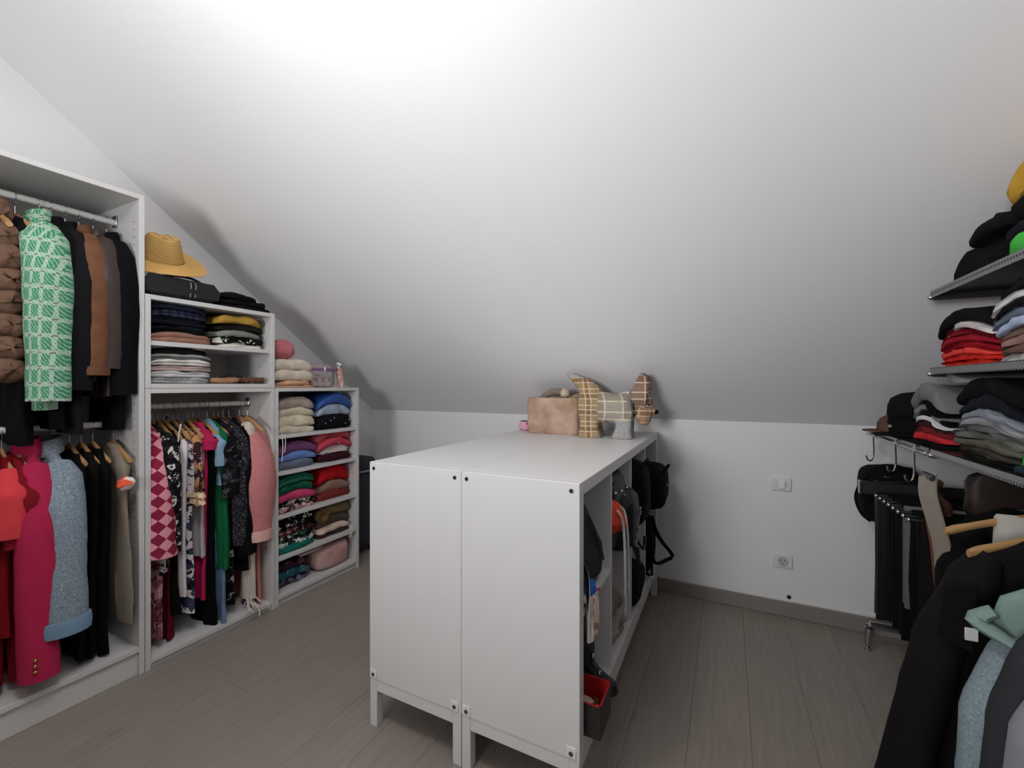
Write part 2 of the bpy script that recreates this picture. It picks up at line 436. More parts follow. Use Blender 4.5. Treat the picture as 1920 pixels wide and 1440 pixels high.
def stack(items, x, y, z, face, where, group, L=.26, D=.33, arch=0.0, cat='clothing', lean=0.0):
    """face: +1 front towards +X, -1 front towards -X.  items from the bottom up: (name, desc, material, H, layers[, opts])"""
    zz = z+.0008; a0 = 0.0; n = len(items)
    pos_word = {0: 'lowest', n-1: 'topmost'}
    ordn = ['', 'second', 'third', 'fourth', 'fifth', 'sixth', 'seventh', 'eighth', 'ninth']
    for i, it in enumerate(items):
        nm, desc, m, H, lay = it[:5]; op = it[5] if len(it) > 5 else {}
        SEED[0] += 1; rnd = random.Random(SEED[0])
        l = op.get('L', L)*rnd.uniform(.90, 1.04); d = op.get('D', D)*rnd.uniform(.95, 1.0)
        a1 = a0+op.get('arch', arch)*.5
        g = fold_mesh(l, d, H, lay, SEED[0], a0, a1, op.get('messy', 1.4))
        xo = op.get('dx', rnd.uniform(-.012, .004))
        o = g.build(nm, m, None, loc=(x+face*xo, y+op.get('dy', 0)+rnd.uniform(-.006, .006)+lean*i, zz))
        o.rotation_euler = (0, 0, (0 if face > 0 else PI)+R(op.get('rz', rnd.uniform(-3, 3))))
        pos = ('lowest' if i == 0 else 'topmost' if i == n-1 else ordn[i]+' from bottom')
        tag(o, f'{desc}, {pos} {where}', cat, group)
        zz += H+.0006; a0 = a1
        for ex in op.get('beads', ()):   # small round beads sewn on the front
            b = MB().ball((0, 0, 0), .004, 8, 5).build('bead', M_SILVER, o); b.location = (ex[0], ex[1], ex[2])
    return zz, a0
K = lambda *a, **k: fabric(*a, **k)
xf = XF-.025
# low unit, five rows (left pile / right pile)
yl, yr = 1.672, 1.952
gl = 'folded sweaters in the low shelf unit'
stack([('folded_sweater', 'cream folded sweater', K('#ddd2be', 'knit'), .034, 1), ('folded_sweater', 'cream cable knit sweater', K('#dbcfb4', 'knit', scale=.6), .055, 1),
       ('folded_sweater', 'pale beige folded sweater', K('#e0d3bd', 'knit'), .04, 1), ('folded_sweater', 'taupe fluffy folded sweater', K('#b8a69e', 'knit'), .055, 1)],
      xf, yl, .937, 1, 'of left pile, top row of low unit', gl, arch=.012)
stack([('folded_sweater', 'black sweater dotted with pearls', K('#1b1c26', 'knit'), .078, 1, {'beads': [(-.004, -.09, .04), (-.002, -.05, .055), (-.002, .03, .05), (-.003, .07, .03), (-.001, .1, .05), (-.003, -.02, .07)]}),
       ('folded_cardigan', 'pale blue beaded cardigan', K('#a4b3c8', 'knit'), .042, 1, {'arch': .05, 'beads': [(-.003, -.08, .03), (-.002, -.02, .05), (-.002, .04, .05)]}),
       ('folded_sweater', 'royal blue satin top', K('#274f9c', 'plain', rough=.45), .05, 1)],
      xf, yr, .937, 1, 'of right pile, top row of low unit', gl, arch=.03)
stack([('folded_sweater', 'slate grey folded sweater', K('#70788c', 'knit'), .042, 1), ('folded_cardigan', 'periwinkle blue cardigan with button', K('#6f8fd0', 'knit'), .03, 1),
       ('folded_sweater', 'purple folded sweater', K('#7b4a78', 'knit'), .048, 1)], xf, yl+.01, .733, 1, 'of left pile, second row of low unit', gl, arch=.02)
o = fold_mesh(.27, .12, .15, 2, 78).build('folded_sweater', K('#741a2e', 'knit'), None, loc=(XF-.265, yl-.005, .7345)); tag(o, 'burgundy sweater pushed to the back behind purple and blue sweaters', 'clothing', gl)
stack([('folded_sweater', 'dark wine folded sweater', K('#3a1620', 'knit'), .045, 1), ('folded_sweater', 'white folded top', K('#e9d9d4'), .022, 1, {'arch': .05, 'L': .22}),
       ('folded_sweater', 'coral rose folded cardigan', K('#c94a5c', 'knit'), .04, 1, {'beads': [(-.003, .01, .045)]}), ('folded_sweater', 'coral pink thick sweater', K('#d3616b', 'knit'), .062, 1)],
      xf, yr, .733, 1, 'of right pile, second row of low unit', gl, arch=.018)
stack([('folded_blouse', 'rose patterned folded top', K('#b98a90', 'floral', '#3b2a30', '#e6d2cc'), .024, 1), ('folded_blouse', 'black leaf patterned top', K('#2a2528', 'floral', '#b8a99c', '#e9e2da'), .028, 1),
       ('folded_sweater', 'raspberry pink folded sweater', K('#cc4470', 'knit'), .04, 1), ('folded_sweater', 'bottle green folded sweater', K('#1e5d46', 'knit'), .045, 1), ('folded_cardigan', 'dark green cardigan with rolled edge', K('#226650', 'knit'), .042, 2)],
      xf, yl, .492, 1, 'of left pile, third row of low unit', gl, arch=.012)
stack([('folded_sweater', 'rust brown folded sweater', K('#7e3430', 'knit'), .042, 1), ('folded_blouse', 'taupe satin folded blouse', K('#8d6b5c', 'plain', rough=.4), .042, 1), ('folded_sweater', 'bright red thick sweater', K('#c41a22', 'knit'), .085, 1)],
      xf, yr, .492, 1, 'of right pile, third row of low unit', gl, arch=.03)
stack([('folded_blouse', 'teal folded top', K('#1e6e66', 'dots', '#123c3a'), .032, 1), ('folded_blouse', 'white and black spotted top', K('#e4e4e0', 'floral', '#23302c', '#20443c'), .03, 1), ('folded_blouse', 'dark green patterned top', K('#17211e', 'floral', '#31584c', '#cfd6cf', 1.5), .026, 1),
       ('folded_blouse', 'rust and black patterned top', K('#5f2f33', 'floral', '#1c1718', '#b0837c', 1.4), .03, 1), ('folded_blouse', 'black top with white specks', K('#161416', 'floral', '#211d20', '#e0dcda', 1.3), .036, 1), ('folded_blouse', 'black and ivory print top', K('#171518', 'floral', '#1d1a1d', '#ece8e4', .9), .03, 1)],
      xf, yl, .262, 1, 'of left pile, fourth row, low unit', gl, arch=.006)
stack([('folded_trousers', 'dark brown folded trousers', K('#4a332c'), .026, 1), ('folded_trousers', 'cream drawstring trousers', K('#dcc4b4'), .028, 1, {'dx': .004}), ('folded_sweater', 'grey brown shaggy sweater', K('#5c5047', 'fur', scale=.8), .055, 1), ('folded_fur', 'olive brown fur wrap', K('#7c6a4a', 'fur'), .072, 1)],
      xf, yr, .262, 1, 'of right pile, fourth row of low unit', gl, arch=.012)
t = thing('pompom_keyring', 'fluffy olive brown fur pompom between the piles on the fourth row', 'pompom', (XF-.035, yr-.11, .262+.15))
random.seed(8); g = MB()
for i in range(420):
    v = Vector((random.gauss(0, 1), random.gauss(0, 1), random.gauss(0, 1))).normalized(); p = v*.04
    g.tube([v*.015, v*.04*random.uniform(.9, 1.15)+Vector((0, 0, -.003))], [.0022, .0004], 3)
t2 = g.build('fur', K('#8a744c', 'plain'), t)
MB().tube([(0, 0, .03), (-.02, 0, .05), (-.04, .02, .045)], .002, 5, smooth=4).build('cord', K('#8a744c'), t)
g = MB()
for dx in (0, .013): g.tube([(0, dx, 0), (.012, dx, -.004), (.014, dx+.004, -.035), (.010, dx-.004, -.075)], .0028, 6, smooth=5)
tag(g.build('drawstring', K('#e8dcd0'), None, loc=(xf+.014, yr+.075, .262+.036)), 'cream drawstring hanging over the shelf edge below the fur wrap', 'cord')
g = MB()
for dx, l in ((0, .15), (.016, .10)): g.tube([(0, dx, 0), (.007, dx, -.004), (.008, dx+.003, -l*.5), (.007, dx-.002, -l)], .0022, 6, smooth=5)
tag(g.build('drawstring', K('#e8e4dc'), None, loc=(XF-.003, 1.548, .941)), 'white cord dangling from the cream sweaters on the low unit', 'cord')
stack([('folded_blouse', 'grey violet patterned top', K('#5b5468', 'floral', '#2a2733', '#9c90a8'), .036, 1), ('folded_blouse', 'teal blue folded top', K('#2b5f6c', 'floral', '#1d3f4a', '#50808c', .7), .044, 1), ('folded_blouse', 'plum folded top', K('#4b2f40', 'floral', '#2d1f2b', '#7d5a70', .7), .044, 1)],
      xf-.03, yl-.01, .055, 1, 'of the bottom row pile in low unit', gl, arch=.01)
tag(MB().box(-.3, 0, -.075, .075, 0, .018, .003).build('flat_box', plain('box_white', '#d9d2cb', .6), None, loc=(XF-.06, 1.79, .2)), 'flat pale box wedged above the teal top on the bottom row', 'box')
bpy.data.objects['flat_box'].location.z = .055+.036+.044+.044+.016
def pillow_mesh(L, D, H, seed, nz=12, p=4.0, am=.006):
    off = Vector((seed*3.1, seed*1.7, 0)); rings = []
    for i in range(nz+1):
        t = i/nz; a = -PI/2+PI*t
        q = max(math.cos(a), 0)**(2/p); zz = .5+.5*math.copysign(abs(math.sin(a))**(2/p), math.sin(a)); q = max(q, .12)
        ring = []
        for k in range(28):
            b = 2*PI*k/28; c, s_ = math.cos(b), math.sin(b)
            x_ = math.copysign(abs(c)**(2/p), c)*D/2*q; y_ = math.copysign(abs(s_)**(2/p), s_)*L/2*q
            P = Vector((x_, y_, zz*H)); dn = NV(P+off, 18)*am+NV(P+off, 45)*am*.4
            if zz < .06: dn.z = 0
            ring.append(P+dn)
        rings.append(ring)
    return MB().loft(rings)
o = pillow_mesh(.25, .2, .155, 5, am=.012).build('cosmetic_bag', K('#c99a98', 'suede', '#d9b8b0'), None, loc=(XF-.125, yr-.01, .0558)); tag(o, 'crumpled dusty pink satin bag on the bottom row of the low unit', 'bag')
# top of the low unit
gt = 'things on top of the low shelf unit'
stack([('folded_cloth', 'thin peach folded cloth', K('#e0b89c'), .014, 1), ('folded_cloth', 'thin tan folded cloth', K('#d4a880'), .022, 1, {'L': .22}), ('folded_sweater', 'oatmeal thick sweater', K('#ddd0bd', 'knit'), .058, 1), ('folded_sweater', 'ivory thick sweater', K('#e2d6c4', 'knit'), .058, 1)],
      xf+.01, 1.655, 1.199, 1, 'of the pile on the low unit top', gt, arch=.006, L=.27)
g = MB().ball((0, 0, .055), (.075, .075, .062), 22, 14, lambda p: p+NV(p*1, 30)*.006 if p.z > .01 else Vector((p.x, p.y, max(p.z, 0))))
tag(g.build('woolly_hat', K('#d9808a', 'fur', scale=.8), None, loc=(XF-.12, 1.625, 1.199+.165)), 'round pink fluffy hat on top of ivory sweaters', 'hat')
t = thing('zip_bag', 'clear plastic zip bag with purple band beside the ivory sweaters', 'bag', (XF-.11, 1.87, 1.1995))
gg = NG('clear_plastic', .12, 0, .5); gg.color(lin('#e6dcdc')); gg.b.inputs['Transmission Weight'].default_value = .75; gg.b.inputs['IOR'].default_value = 1.15
pillow_mesh(.19, .11, .15, 9, p=6, am=.003).build('pouch', gg.m, t)
b_ = MB().box(-.056, .058, -.096, .096, .105, .122, .004).build('zip_band', plain('purple_band', '#8a5f88', .4), t)
MB().box(.056, .063, .0, .012, .104, .128, .002).build('slider', M_PLASTIC, b_)
for k, (yy, hh) in enumerate(((-.05, .07), (0, .075), (.05, .065))):
    o = pillow_mesh(.045, .07, hh, 20+k, p=5).build('sachet', K(['#e8e0da', '#d8cfcb', '#e4d2cc'][k], 'floral', '#d9cdc4', '#8b6f66', 1.2), t); o.location = (0, yy, .006)
o = fold_mesh(.24, .14, .10, 2, 41, messy=2.0).build('folded_cloth', K('#34353a'), None, loc=(XF-.255, 1.87, 1.2)); tag(o, 'charcoal cloth heap behind the zip bag under the slope', 'clothing')
o.scale.z = 1.25
t = thing('umbrella', 'folded pink floral umbrella with pale handle standing next to the zip bag', 'umbrella', (XF-.08, 2.02, 1.1995))
MB().tube([(0, .012, 0), (0, 0, .06), (0, -.012, .125)], [.012, .024, .02], 12, smooth=4).build('canopy', K('#cf9d94', 'floral', '#e8c9bd', '#a2605c', .8), t)
MB().tube([(0, -.012, .125), (0, -.02, .148), (.012, -.03, .155), (.03, -.02, .145)], .0085, 8, smooth=4).build('handle', M_PLASTIC, t)
# two-shelf box unit on the blouse wardrobe
gm = 'folded trousers in the two-shelf unit'
ya, yb = 1.075, 1.352
stack([('folded_trousers', 'terracotta brown folded trousers', K('#9a7062'), .04, 2, {'dx': .012, 'L': .27}), ('folded_jeans', 'black navy folded jeans', K('#1c1d29'), .036, 2), ('folded_jeans', 'dark indigo folded jeans', K('#20222f'), .032, 2), ('folded_jeans', 'navy jeans with pale seam', K('#262a3c', 'stripe', '#3b4056', scale=.6), .033, 2), ('folded_jeans', 'washed navy folded jeans', K('#2b2f42'), .032, 2)],
      xf, ya, 1.4055, 1, 'of left pile, upper trouser shelf', gm, arch=.004, L=.24)
stack([('folded_trousers', 'white thin folded trousers', K('#e9e4dc'), .014, 1, {'dx': .01}), ('folded_trousers', 'black and white swirled trousers', K('#1d1c1e', 'floral', '#d8d4cc', '#1d1c1e', .5), .034, 2), ('folded_trousers', 'sage grey ribbed trousers', K('#8d9488', 'stripe', '#737a6f', scale=2.4), .032, 1), ('folded_trousers', 'dark olive folded trousers', K('#33302a'), .028, 1), ('folded_trousers', 'mustard yellow folded trousers', K('#b08d3e'), .04, 1)],
      xf, yb, 1.4055, 1, 'of right pile, upper trouser shelf', gm, arch=.006, L=.24)
stack([('folded_jeans', 'light grey folded jeans', K('#b9b8ba', 'tweed', '#8c8c90', '#d8d8da'), .026, 2), ('folded_jeans', 'grey and white folded jeans', K('#c9c7c5'), .026, 2), ('folded_jeans', 'dusty pink grey jeans', K('#b39c98'), .024, 2), ('folded_jeans', 'off white folded jeans', K('#dcd9d4'), .022, 2), ('folded_jeans', 'mid grey folded jeans', K('#8f908e'), .026, 2),
       ('folded_trousers', 'black folded trousers', K('#1f1e1e'), .024, 1, {'L': .23}), ('folded_trousers', 'white edged cream trousers', K('#d8d4cc'), .02, 2, {'L': .23}), ('folded_trousers', 'khaki green folded trousers', K('#4f4b40'), .016, 1, {'L': .22})],
      xf, ya+.005, 1.2225, 1, 'of the pile on lower trouser shelf', gm, arch=.003, L=.26)
o = pillow_mesh(.13, .05, .032, 12, p=3).build('clutch', plain('tan_leather', '#a3785c', .45), None, loc=(XF-.05, 1.275, 1.2222)); tag(o, 'tan leather spectacle case next to the grey jeans pile', 'case')
t = thing('rolled_belt', 'braided brown belt coiled on the lower trouser shelf', 'belt', (XF-.07, 1.42, 1.222))
for k in range(3):
    P = [(.055*math.cos(a)*(1-.22*k), .055*math.sin(a)*(1-.22*k), .016) for a in [i*2*PI/24 for i in range(25)]]
    g = MB()
    for i in range(24):
        a = (i+.5)*2*PI/24; r = .055*(1-.22*k); g.ball((r*math.cos(a), r*math.sin(a), .017+.004*(i % 2)), (.009, .009, .013), 8, 5)
    g.build('coil', plain('brown_leather', '#6b4230', .45), t)
t = thing('sunglasses', 'black sunglasses lying between tan case and braided belt', 'glasses', (XF-.09, 1.345, 1.222))
for s in (-1, 1):
    l = MB().lathe([(.021, 0), (.023, .003), (.021, .006)], 16).build('lens', plain('dark_glass', '#0d0d10', .08), t); l.rotation_euler = (0, R(80), 0); l.location = (.0, s*.027, .024)
    MB().tube([(.0, s*.048, .035), (-.05, s*.05, .03), (-.10, s*.045, .012)], .0022, 6).build('temple', M_BLACKGLOSS, t)
MB().tube([(0.003, -.008, .032), (.004, 0, .035), (.003, .008, .032)], .002, 6).build('bridge', M_BLACKGLOSS, t)
# on top of the two-shelf unit: leather bag, straw hat, black clothes
ZM = 1.602
t = thing('handbag', 'black leather handbag with silver rings under the straw hat', 'bag', (XF-.145, 1.09, ZM+.0004))
pillow_mesh(.31, .24, .095, 31, p=5, am=.004).build('body', M_BLACKGLOSS, t)
MB().poly([(-.15, .02), (.14, .02), (.15, .06), (.12, .095), (-.14, .097), (-.155, .06)], .012, 'x', .118).build('flap', M_BLACKGLOSS, t)
for yy in (.015, .035):
    r = MB()
    r.tube([(.128, yy+.004*math.cos(a), .07+.014*math.sin(a)) for a in [PI*1.35*i/12-PI*.68 for i in range(13)]], .0025, 6); r.build('ring', M_CHROME, t)
    MB().tube([(.128, yy, .018), (.13, yy, .034)], .0025, 6).build('clasp', M_CHROME, t)
MB().tube([(.05, -.1, .09), (.06, -.03, .115), (.06, .06, .118), (.03, .15, .09), (.06, .17, .06)], .006, 8, smooth=6).build('strap', M_BLACKGLOSS, t)
t = thing('straw_hat', 'natural straw sun hat with dark band on the black handbag', 'hat', (XF-.15, 1.05, ZM+.192), 0); t.rotation_euler = (R(7), R(30), R(0))
gs = NG('woven_straw', .65, 0, .3); x = gs.xyz(); a = lin('#d3aa66')
w = gs.n('ShaderNodeTexWave', wave_type='BANDS', bands_direction='Z'); w.inputs['Scale'].default_value = 42; gs.link(gs.tc, w.inputs['Vector'])
gs.color(gs.mix(w.outputs['Fac'], shade(a, .68), shade(a, 1.12))); gs.bump(w.outputs['Fac'], .6, .003)
gr = NG('straw_brim', .65, 0, .3)
rad = gr.math('SQRT', gr.math('ADD', gr.math('MULTIPLY', gr.xyz()[0], gr.xyz()[0]), gr.math('MULTIPLY', gr.xyz()[1], gr.xyz()[1])))
sn = gr.math('SINE', gr.math('MULTIPLY', rad, 900.0)); a = lin('#dcae68')
gr.color(gr.mix(gr.math('ADD', gr.math('MULTIPLY', sn, .3), .5), shade(a, .82), shade(a, 1.08))); gr.bump(sn, .3, .0015)
def brim(p, a, r):
    k = max(0, (r-.08)/.09); return Vector((p.x, p.y, p.z+k*(.012*math.cos(2*a+.6)-.008)+.012*k*k*math.cos(a-1.9)))
MB().lathe([(.084, .004), (.105, .001), (.13, -.002), (.176, -.001), (.177, .002), (.13, .003), (.105, .006), (.086, .01)], 44, brim).build('brim', gr.m, t)
MB().lathe([(.086, .0), (.086, .015), (.078, .05), (.064, .09), (.055, .104), (.042, .108), (.02, .098), (.001, .094)], 40, lambda p, a, r: Vector((p.x*.92, p.y*1.0, p.z+(.012*abs(math.sin(a)) if p.z > .08 else 0)))).build('crown', gs.m, t)
MB().lathe([(.0868, .003), (.0872, .003), (.0872, .011), (.0865, .011)], 40, lambda p, a, r: Vector((p.x*.925, p.y*1.005, p.z))).build('band', fabric('#3a2a1c'), t)
stack([('folded_clothing', 'black folded trousers', K('#1c1c20'), .025, 1, {'L': .27}), ('folded_clothing', 'charcoal folded top', K('#202024'), .024, 1, {'L': .24, 'dy': -.012}), ('folded_clothing', 'black wrinkled top', K('#1b1b1e'), .028, 1, {'L': .2, 'dy': -.03, 'messy': 1.6})],
      xf, 1.38, ZM, 1, 'of the black pile right of the straw hat', 'black clothes on the two-shelf unit', L=.25, D=.24)
# dark case standing behind the low unit
t = thing('suitcase', 'dark grey upright case between the low shelf unit and knee wall', 'suitcase', (-2.455, 2.285, 0))
o = pillow_mesh(.26, .26, .66, 3, p=9, nz=14, am=.002).build('shell', K('#3c3d42'), t); o.location.z = .03
for a, b in ((-.09, -.09), (.09, -.09), (-.09, .09), (.09, .09)):
    w_ = MB().lathe([(.018, -.012), (.018, .012)], 14).build('wheel', plain('black_rubber2', '#151515', .6), t); w_.rotation_euler = (PI/2, 0, 0); w_.location = (a, b, .0185)
MB().tube([(.125, -.07, .60), (.148, -.05, .60), (.148, .05, .60), (.125, .07, .60)], .007, 8).build('handle', plain('grey_handle', '#8e8e90', .4), t)

# ------------------------------------------------------------------ hangers and hanging garments
def hanger_meshes():
    g = MB(); rings = []
    for i in range(25):
        s = -1+i/12; x_ = s*.19; z_ = -.075-.068*abs(s)**1.35; y_ = .012*abs(s)**2
        hh = .0105 if abs(s) < .75 else .0105+.004*(abs(s)-.75)/.25; tt = .0055+.004*abs(s)**2
        if abs(s) > .99: hh *= .7
        rings.append([Vector((x_, y_+tt*math.cos(a), z_+hh*math.sin(a))) for a in [2*PI*k/10 for k in range(10)]])
    g.loft(rings); bar = g
    h = MB(); P = [(0, 0, -.072), (0, 0, -.03)]+[(-.0175*math.sin(a)*1.0, 0, -.0175*math.cos(a)) for a in [PI*(-.15)+PI*1.35*i/12 for i in range(13)]]
    P = [(0, 0, -.072), (0, 0, -.035), (.012, 0, -.020)]+[(.0175*math.cos(a), 0, .0175*math.sin(a)) for a in [-.5+(PI*1.12)*i/12 for i in range(13)]]
    h.tube(P, .0018, 6)
    return bar, h
_bar, _hook = hanger_meshes(); _H = {}
def hanger(x, y, z, label, rz=0, mat=None, bar=False, flip=False, s=1.0):
    mat = mat or M_WOOD
    t = thing('coat_hanger', label, 'hanger', (x, y, z), rz+(PI if flip else 0), 'hangers on the rails'); t.scale = (s, 1, 1)
    k = mat.name
    if k not in _H:
        b = _bar.build('shoulder_bar', mat, t); h = _hook.build('hook', M_CHROME, t); _H[k] = (b, h)
    else:
        for q in _H[k]:
            c = q.copy(); C.objects.link(c); c.parent = t
    if bar: MB().tube([(-.165, .008, -.132), (.165, .008, -.132)], .005, 8).build('trouser_bar', mat, t)
    return t
def body_rings(W, L, T, neck, drop, hem, seed, rip, top=0.0, nr=22, lean=0.0):
    off = Vector((seed*7.3, seed*2.9, seed*1.1)); rings = []; n = 36
    zs = [0, .15*drop, .4*drop, .7*drop, drop, drop+.02, drop+.045]+[drop+.06+(L-drop-.06)*(i/(nr-1)) for i in range(nr)]
    for z in zs:
        if z <= drop: k = z/drop; hw = neck+(W*.96-neck)*(k**.9); th = .017+.016*k
        elif z <= drop+.05: hw = W*(.97+.03*(z-drop)/.05); th = .033+(T/2-.033)*(z-drop)/.1
        else:
            k = (z-drop-.05)/max(L-drop-.05, .01); hw = W*(1-.10*math.sin(PI*min(1, k*1.0))*(1 if hem < 1.15 else .4)+(hem-1)*k); th = .033+(T/2-.033)*min(1, .5+k*2)
        kk = z/L; amp = rip*min(1, max(0, kk-.1)*1.3)
        ring = []
        for j in range(n):
            a = 2*PI*j/n; c, s_ = math.cos(a), math.sin(a)
            x_ = math.copysign(abs(c)**.75, c)*hw; y_ = math.copysign(abs(s_)**.85, s_)*th
            y_ += amp*math.sin(x_*52+seed+kk*1.4)+amp*.6*math.sin(x_*95+seed*2.1-kk*2)
            p = Vector((x_+lean*kk, y_, -z)); pz = Vector((p.x, p.y, p.z*.32)); dn = NV(pz+off, 11)*.008+NV(p+off, 15)*.003
            ring.append(p+Vector((dn.x*.8, dn.y, dn.z*(.5 if 0 < kk < .98 else 1.2))))
        rings.append(ring)
    return rings
def sleeve_rings(sx, W, drop, SL, seed, r0=.055, r1=.04, flare=.0, fwd=0.0, rip=1.0, puff=0.0):
    off = Vector((seed*3.7, sx*5, seed)); rings = []; m = 18
    for i in range(m+1):
        t = i/m
        x_ = (W-.045)+.055*min(1, t*4)**.7+flare*t; z_ = -drop-.012-t*SL; y_ = fwd*t
        if t < .12: z_ += .02*(1-t/.12)
        r = r0+(r1-r0)*t+puff*math.sin(PI*min(1, t*1.05))**2*(.4+.6*t)
        rx, ry = r*.72, r
        if i == 0: rx *= .5; ry *= .6
        ring = []
        for j in range(16):
            a = 2*PI*j/16; p = Vector((sx*(x_+rx*math.cos(a)), y_+ry*math.sin(a), z_+(.018*math.cos(a) if i == 0 else 0)))
            pz = Vector((p.x, p.y, p.z*.3)); dn = NV(pz+off, 13)*.008*rip+NV(p+off, 24)*.0026*rip
            ring.append(p+dn*(1 if i else .3))
        rings.append(ring)
    return rings
GS = [0]
def garment(name, label, cat, x, y, z, mat, L, W=.17, T=.06, neck=.06, drop=.06, hem=1.0, sleeve=None, smat=None, collar=None, cuff=None, rz=0, rip=.006, group=None,
            hang='', hmat=None, r0=.055, r1=.042, flare=0.0, puff=0.0, dz=.078, lean=0.0, sd=0.0, buttons=(), hs=None, bar=False, straps=None, lapel=None, fwd=0.0):
    GS[0] += 1; seed = GS[0]; n_h = hang or label
    if hang is not None:
        hanger(x, y, z, hang, rz, hmat, bar, False, hs or W/.19*(.74 if sleeve else .9))
    t = thing(name, label, cat, (x, y, z-dz), rz, group)
    g = MB(); g.loft(body_rings(W, L, T, neck, drop, hem, seed, rip, lean=lean)); g.build('body', mat, t)
    if sleeve:
        for sx in (1, -1):
            s = MB().loft(sleeve_rings(sx, W, drop+sd, sleeve, seed, r0, r1, flare if sx > 0 else flare*.2, fwd, puff=puff if sx > 0 or flare else puff*.3)).build('sleeve', smat or mat, t)
            if cuff:
                cm, ch = cuff; ex = W+.01+(flare if sx > 0 else flare*.2)
                c = MB().loft([[Vector((sx*(ex+r1*.78*k*math.cos(a)), fwd+r1*1.06*k*math.sin(a), -drop-.012-sleeve+zz)) for a in [2*PI*j/16 for j in range(16)]] for zz, k in ((-.003, .98), (-.003, 1.06), (ch*.5, 1.1), (ch, 1.04))]).build('cuff', cm, s)
            for bi, b in enumerate(buttons):
                if sx > 0: MB().ball((W+.01+flare+r1*.78, -r1*.25, -drop-sleeve+b), .006, 8, 6).build('button', M_GOLD, s)
    if collar:
        cmat, chh = collar; g = MB(); rings = []
        for zz, k in ((-.02, 1.05), (0, 1.0), (chh*.6, .95), (chh, 1.0), (chh*.95, 1.12), (chh*.35, 1.28), (-.012, 1.32)):
            rings.append([Vector((neck*k*math.cos(a), .034*k*math.sin(a)-.004, zz-.012+.012*math.sin(a))) for a in [2*PI*j/20 for j in range(20)]])
        g.loft(rings, cap=False); g.build('collar', cmat, t)
    if straps:
        for s in (-1, 1): MB().tube([(s*straps, -.008, .07), (s*(straps+.005), -.02, 0), (s*straps, -.02, -.06)], .0035, 6, smooth=4).build('strap', mat, t)
    return t
gu = 'coats on the upper rail of the tall wardrobe'
ZR1 = 1.925
M_PH = plain('pale_hanger', '#d8ccc6', .5)
WH = 'hanger on upper wardrobe rail '
# fur gilet with horizontal quilted rolls
t = thing('fur_gilet', 'brown fur gilet with puffed horizontal rolls at the left edge', 'gilet', (RX, .555, ZR1-.075), R(-4), gu)
hanger(RX, .555, ZR1, 'wooden hanger carrying the brown fur gilet', R(-4), s=.72)
M_FUR = K('#775b4b', 'fur', scale=.7)
zt = 0.0
for k in range(8):
    hw = [.085, .14, .17, .175, .175, .178, .18, .175][k]; hh = .088
    g = MB()
    for s in (-1, 1):
        rings = []
        for i in range(25):
            u = -1+i/12; c = s*hw*.53+u*hw*.49; q = math.sqrt(max(0, 1-abs(u)**5))*.96+.04
            rings.append([Vector((c, (.012 if k else .004)+ (.052 if k else .035)*q*math.cos(a), -.03-k*.079+ (.018*(1-abs(c)/hw) if k < 2 else 0)+hh*.54*q*math.sin(a)))+NV((c*6+k*3, math.cos(a), math.sin(a)+s*4), 1.6)*.009+NV((c*60, 4*math.cos(a)+k, 4*math.sin(a)), 1.5)*.003 for a in [2*PI*j/26 for j in range(26)]])
        g.loft(rings)
    g.build('fur_roll', M_FUR, t, ang=180)
g = MB(); g.loft([[Vector((.075*q*math.cos(a), .04*q*math.sin(a)-.005, zz)) for a in [2*PI*j/18 for j in range(18)]] for zz, q in ((-.03, 1.1), (0, 1.2), (.03, 1.12), (.045, .8))]); g.build('collar', M_FUR, t)
M_TW = K('#478a6b', 'boucle', '#5c5a50', '#86bd9c', scale=1.0)
garment('tweed_jacket', 'green and white checked tweed jacket in the tall wardrobe', 'jacket', RX+.01, .665, ZR1, M_TW, .72, W=.175, T=.085, hem=1.06, sleeve=.62, collar=(M_TW, .05), rz=R(-9), group=gu, hang='pale hanger carrying the green checked tweed jacket', hmat=M_PH, r0=.066, r1=.056, flare=.03, fwd=-.0)
garment('dress', 'long black dress between the fur gilet and the green tweed', 'dress', RX, .605, ZR1, K('#141318'), .84, W=.165, T=.05, neck=.08, group=gu, hang='wooden hanger carrying the long black dress beside the gilet', rz=R(-3), dz=.09)
garment('coat', 'black fine wool coat directly right of the green tweed jacket', 'coat', RX, .70, ZR1, K('#1b191c'), .80, T=.05, sleeve=.56, rz=R(-6), group=gu, hang='wooden hanger carrying the coat beside the green tweed', collar=(K('#1b191c'), .035))
garment('coat', 'charcoal coat with soft grey sleeve before the brown suede jacket', 'coat', RX, .742, ZR1, K('#26242a'), .82, T=.05, sleeve=.58, rz=R(-5), group=gu, hang='wooden hanger carrying the charcoal coat', collar=(K('#1a181b'), .03))
M_SU = K('#77523b', 'suede', '#644330')
garment('suede_jacket', 'camel brown suede jacket hanging among the black coats', 'jacket', RX, .783, ZR1, M_SU, .62, T=.045, sleeve=.52, rz=R(-5), group=gu, hang='wooden hanger carrying the camel suede jacket', collar=(M_SU, .03), cuff=(M_SU, .03), flare=.01)
M_LE = plain('brown_black_leather', '#3a2e2b', .42, 0, .4, .25, 20)
garment('leather_jacket', 'dark brown leather jacket second from the wardrobe side', 'jacket', RX, .828, ZR1, M_LE, .68, T=.045, sleeve=.5, rz=R(-4), group=gu, hang='wooden hanger carrying the dark leather jacket', collar=(M_LE, .03))
garment('coat', 'long black coat hanging against the right wardrobe side', 'coat', RX, .872, ZR1, K('#131216'), .82, T=.04, sleeve=.6, rz=R(-3), group=gu, hang='pale hanger carrying the long black coat', hmat=M_PH, collar=(K('#131216'), .03))
gd = 'garments on the lower rail of the tall wardrobe'; ZR2 = 1.045
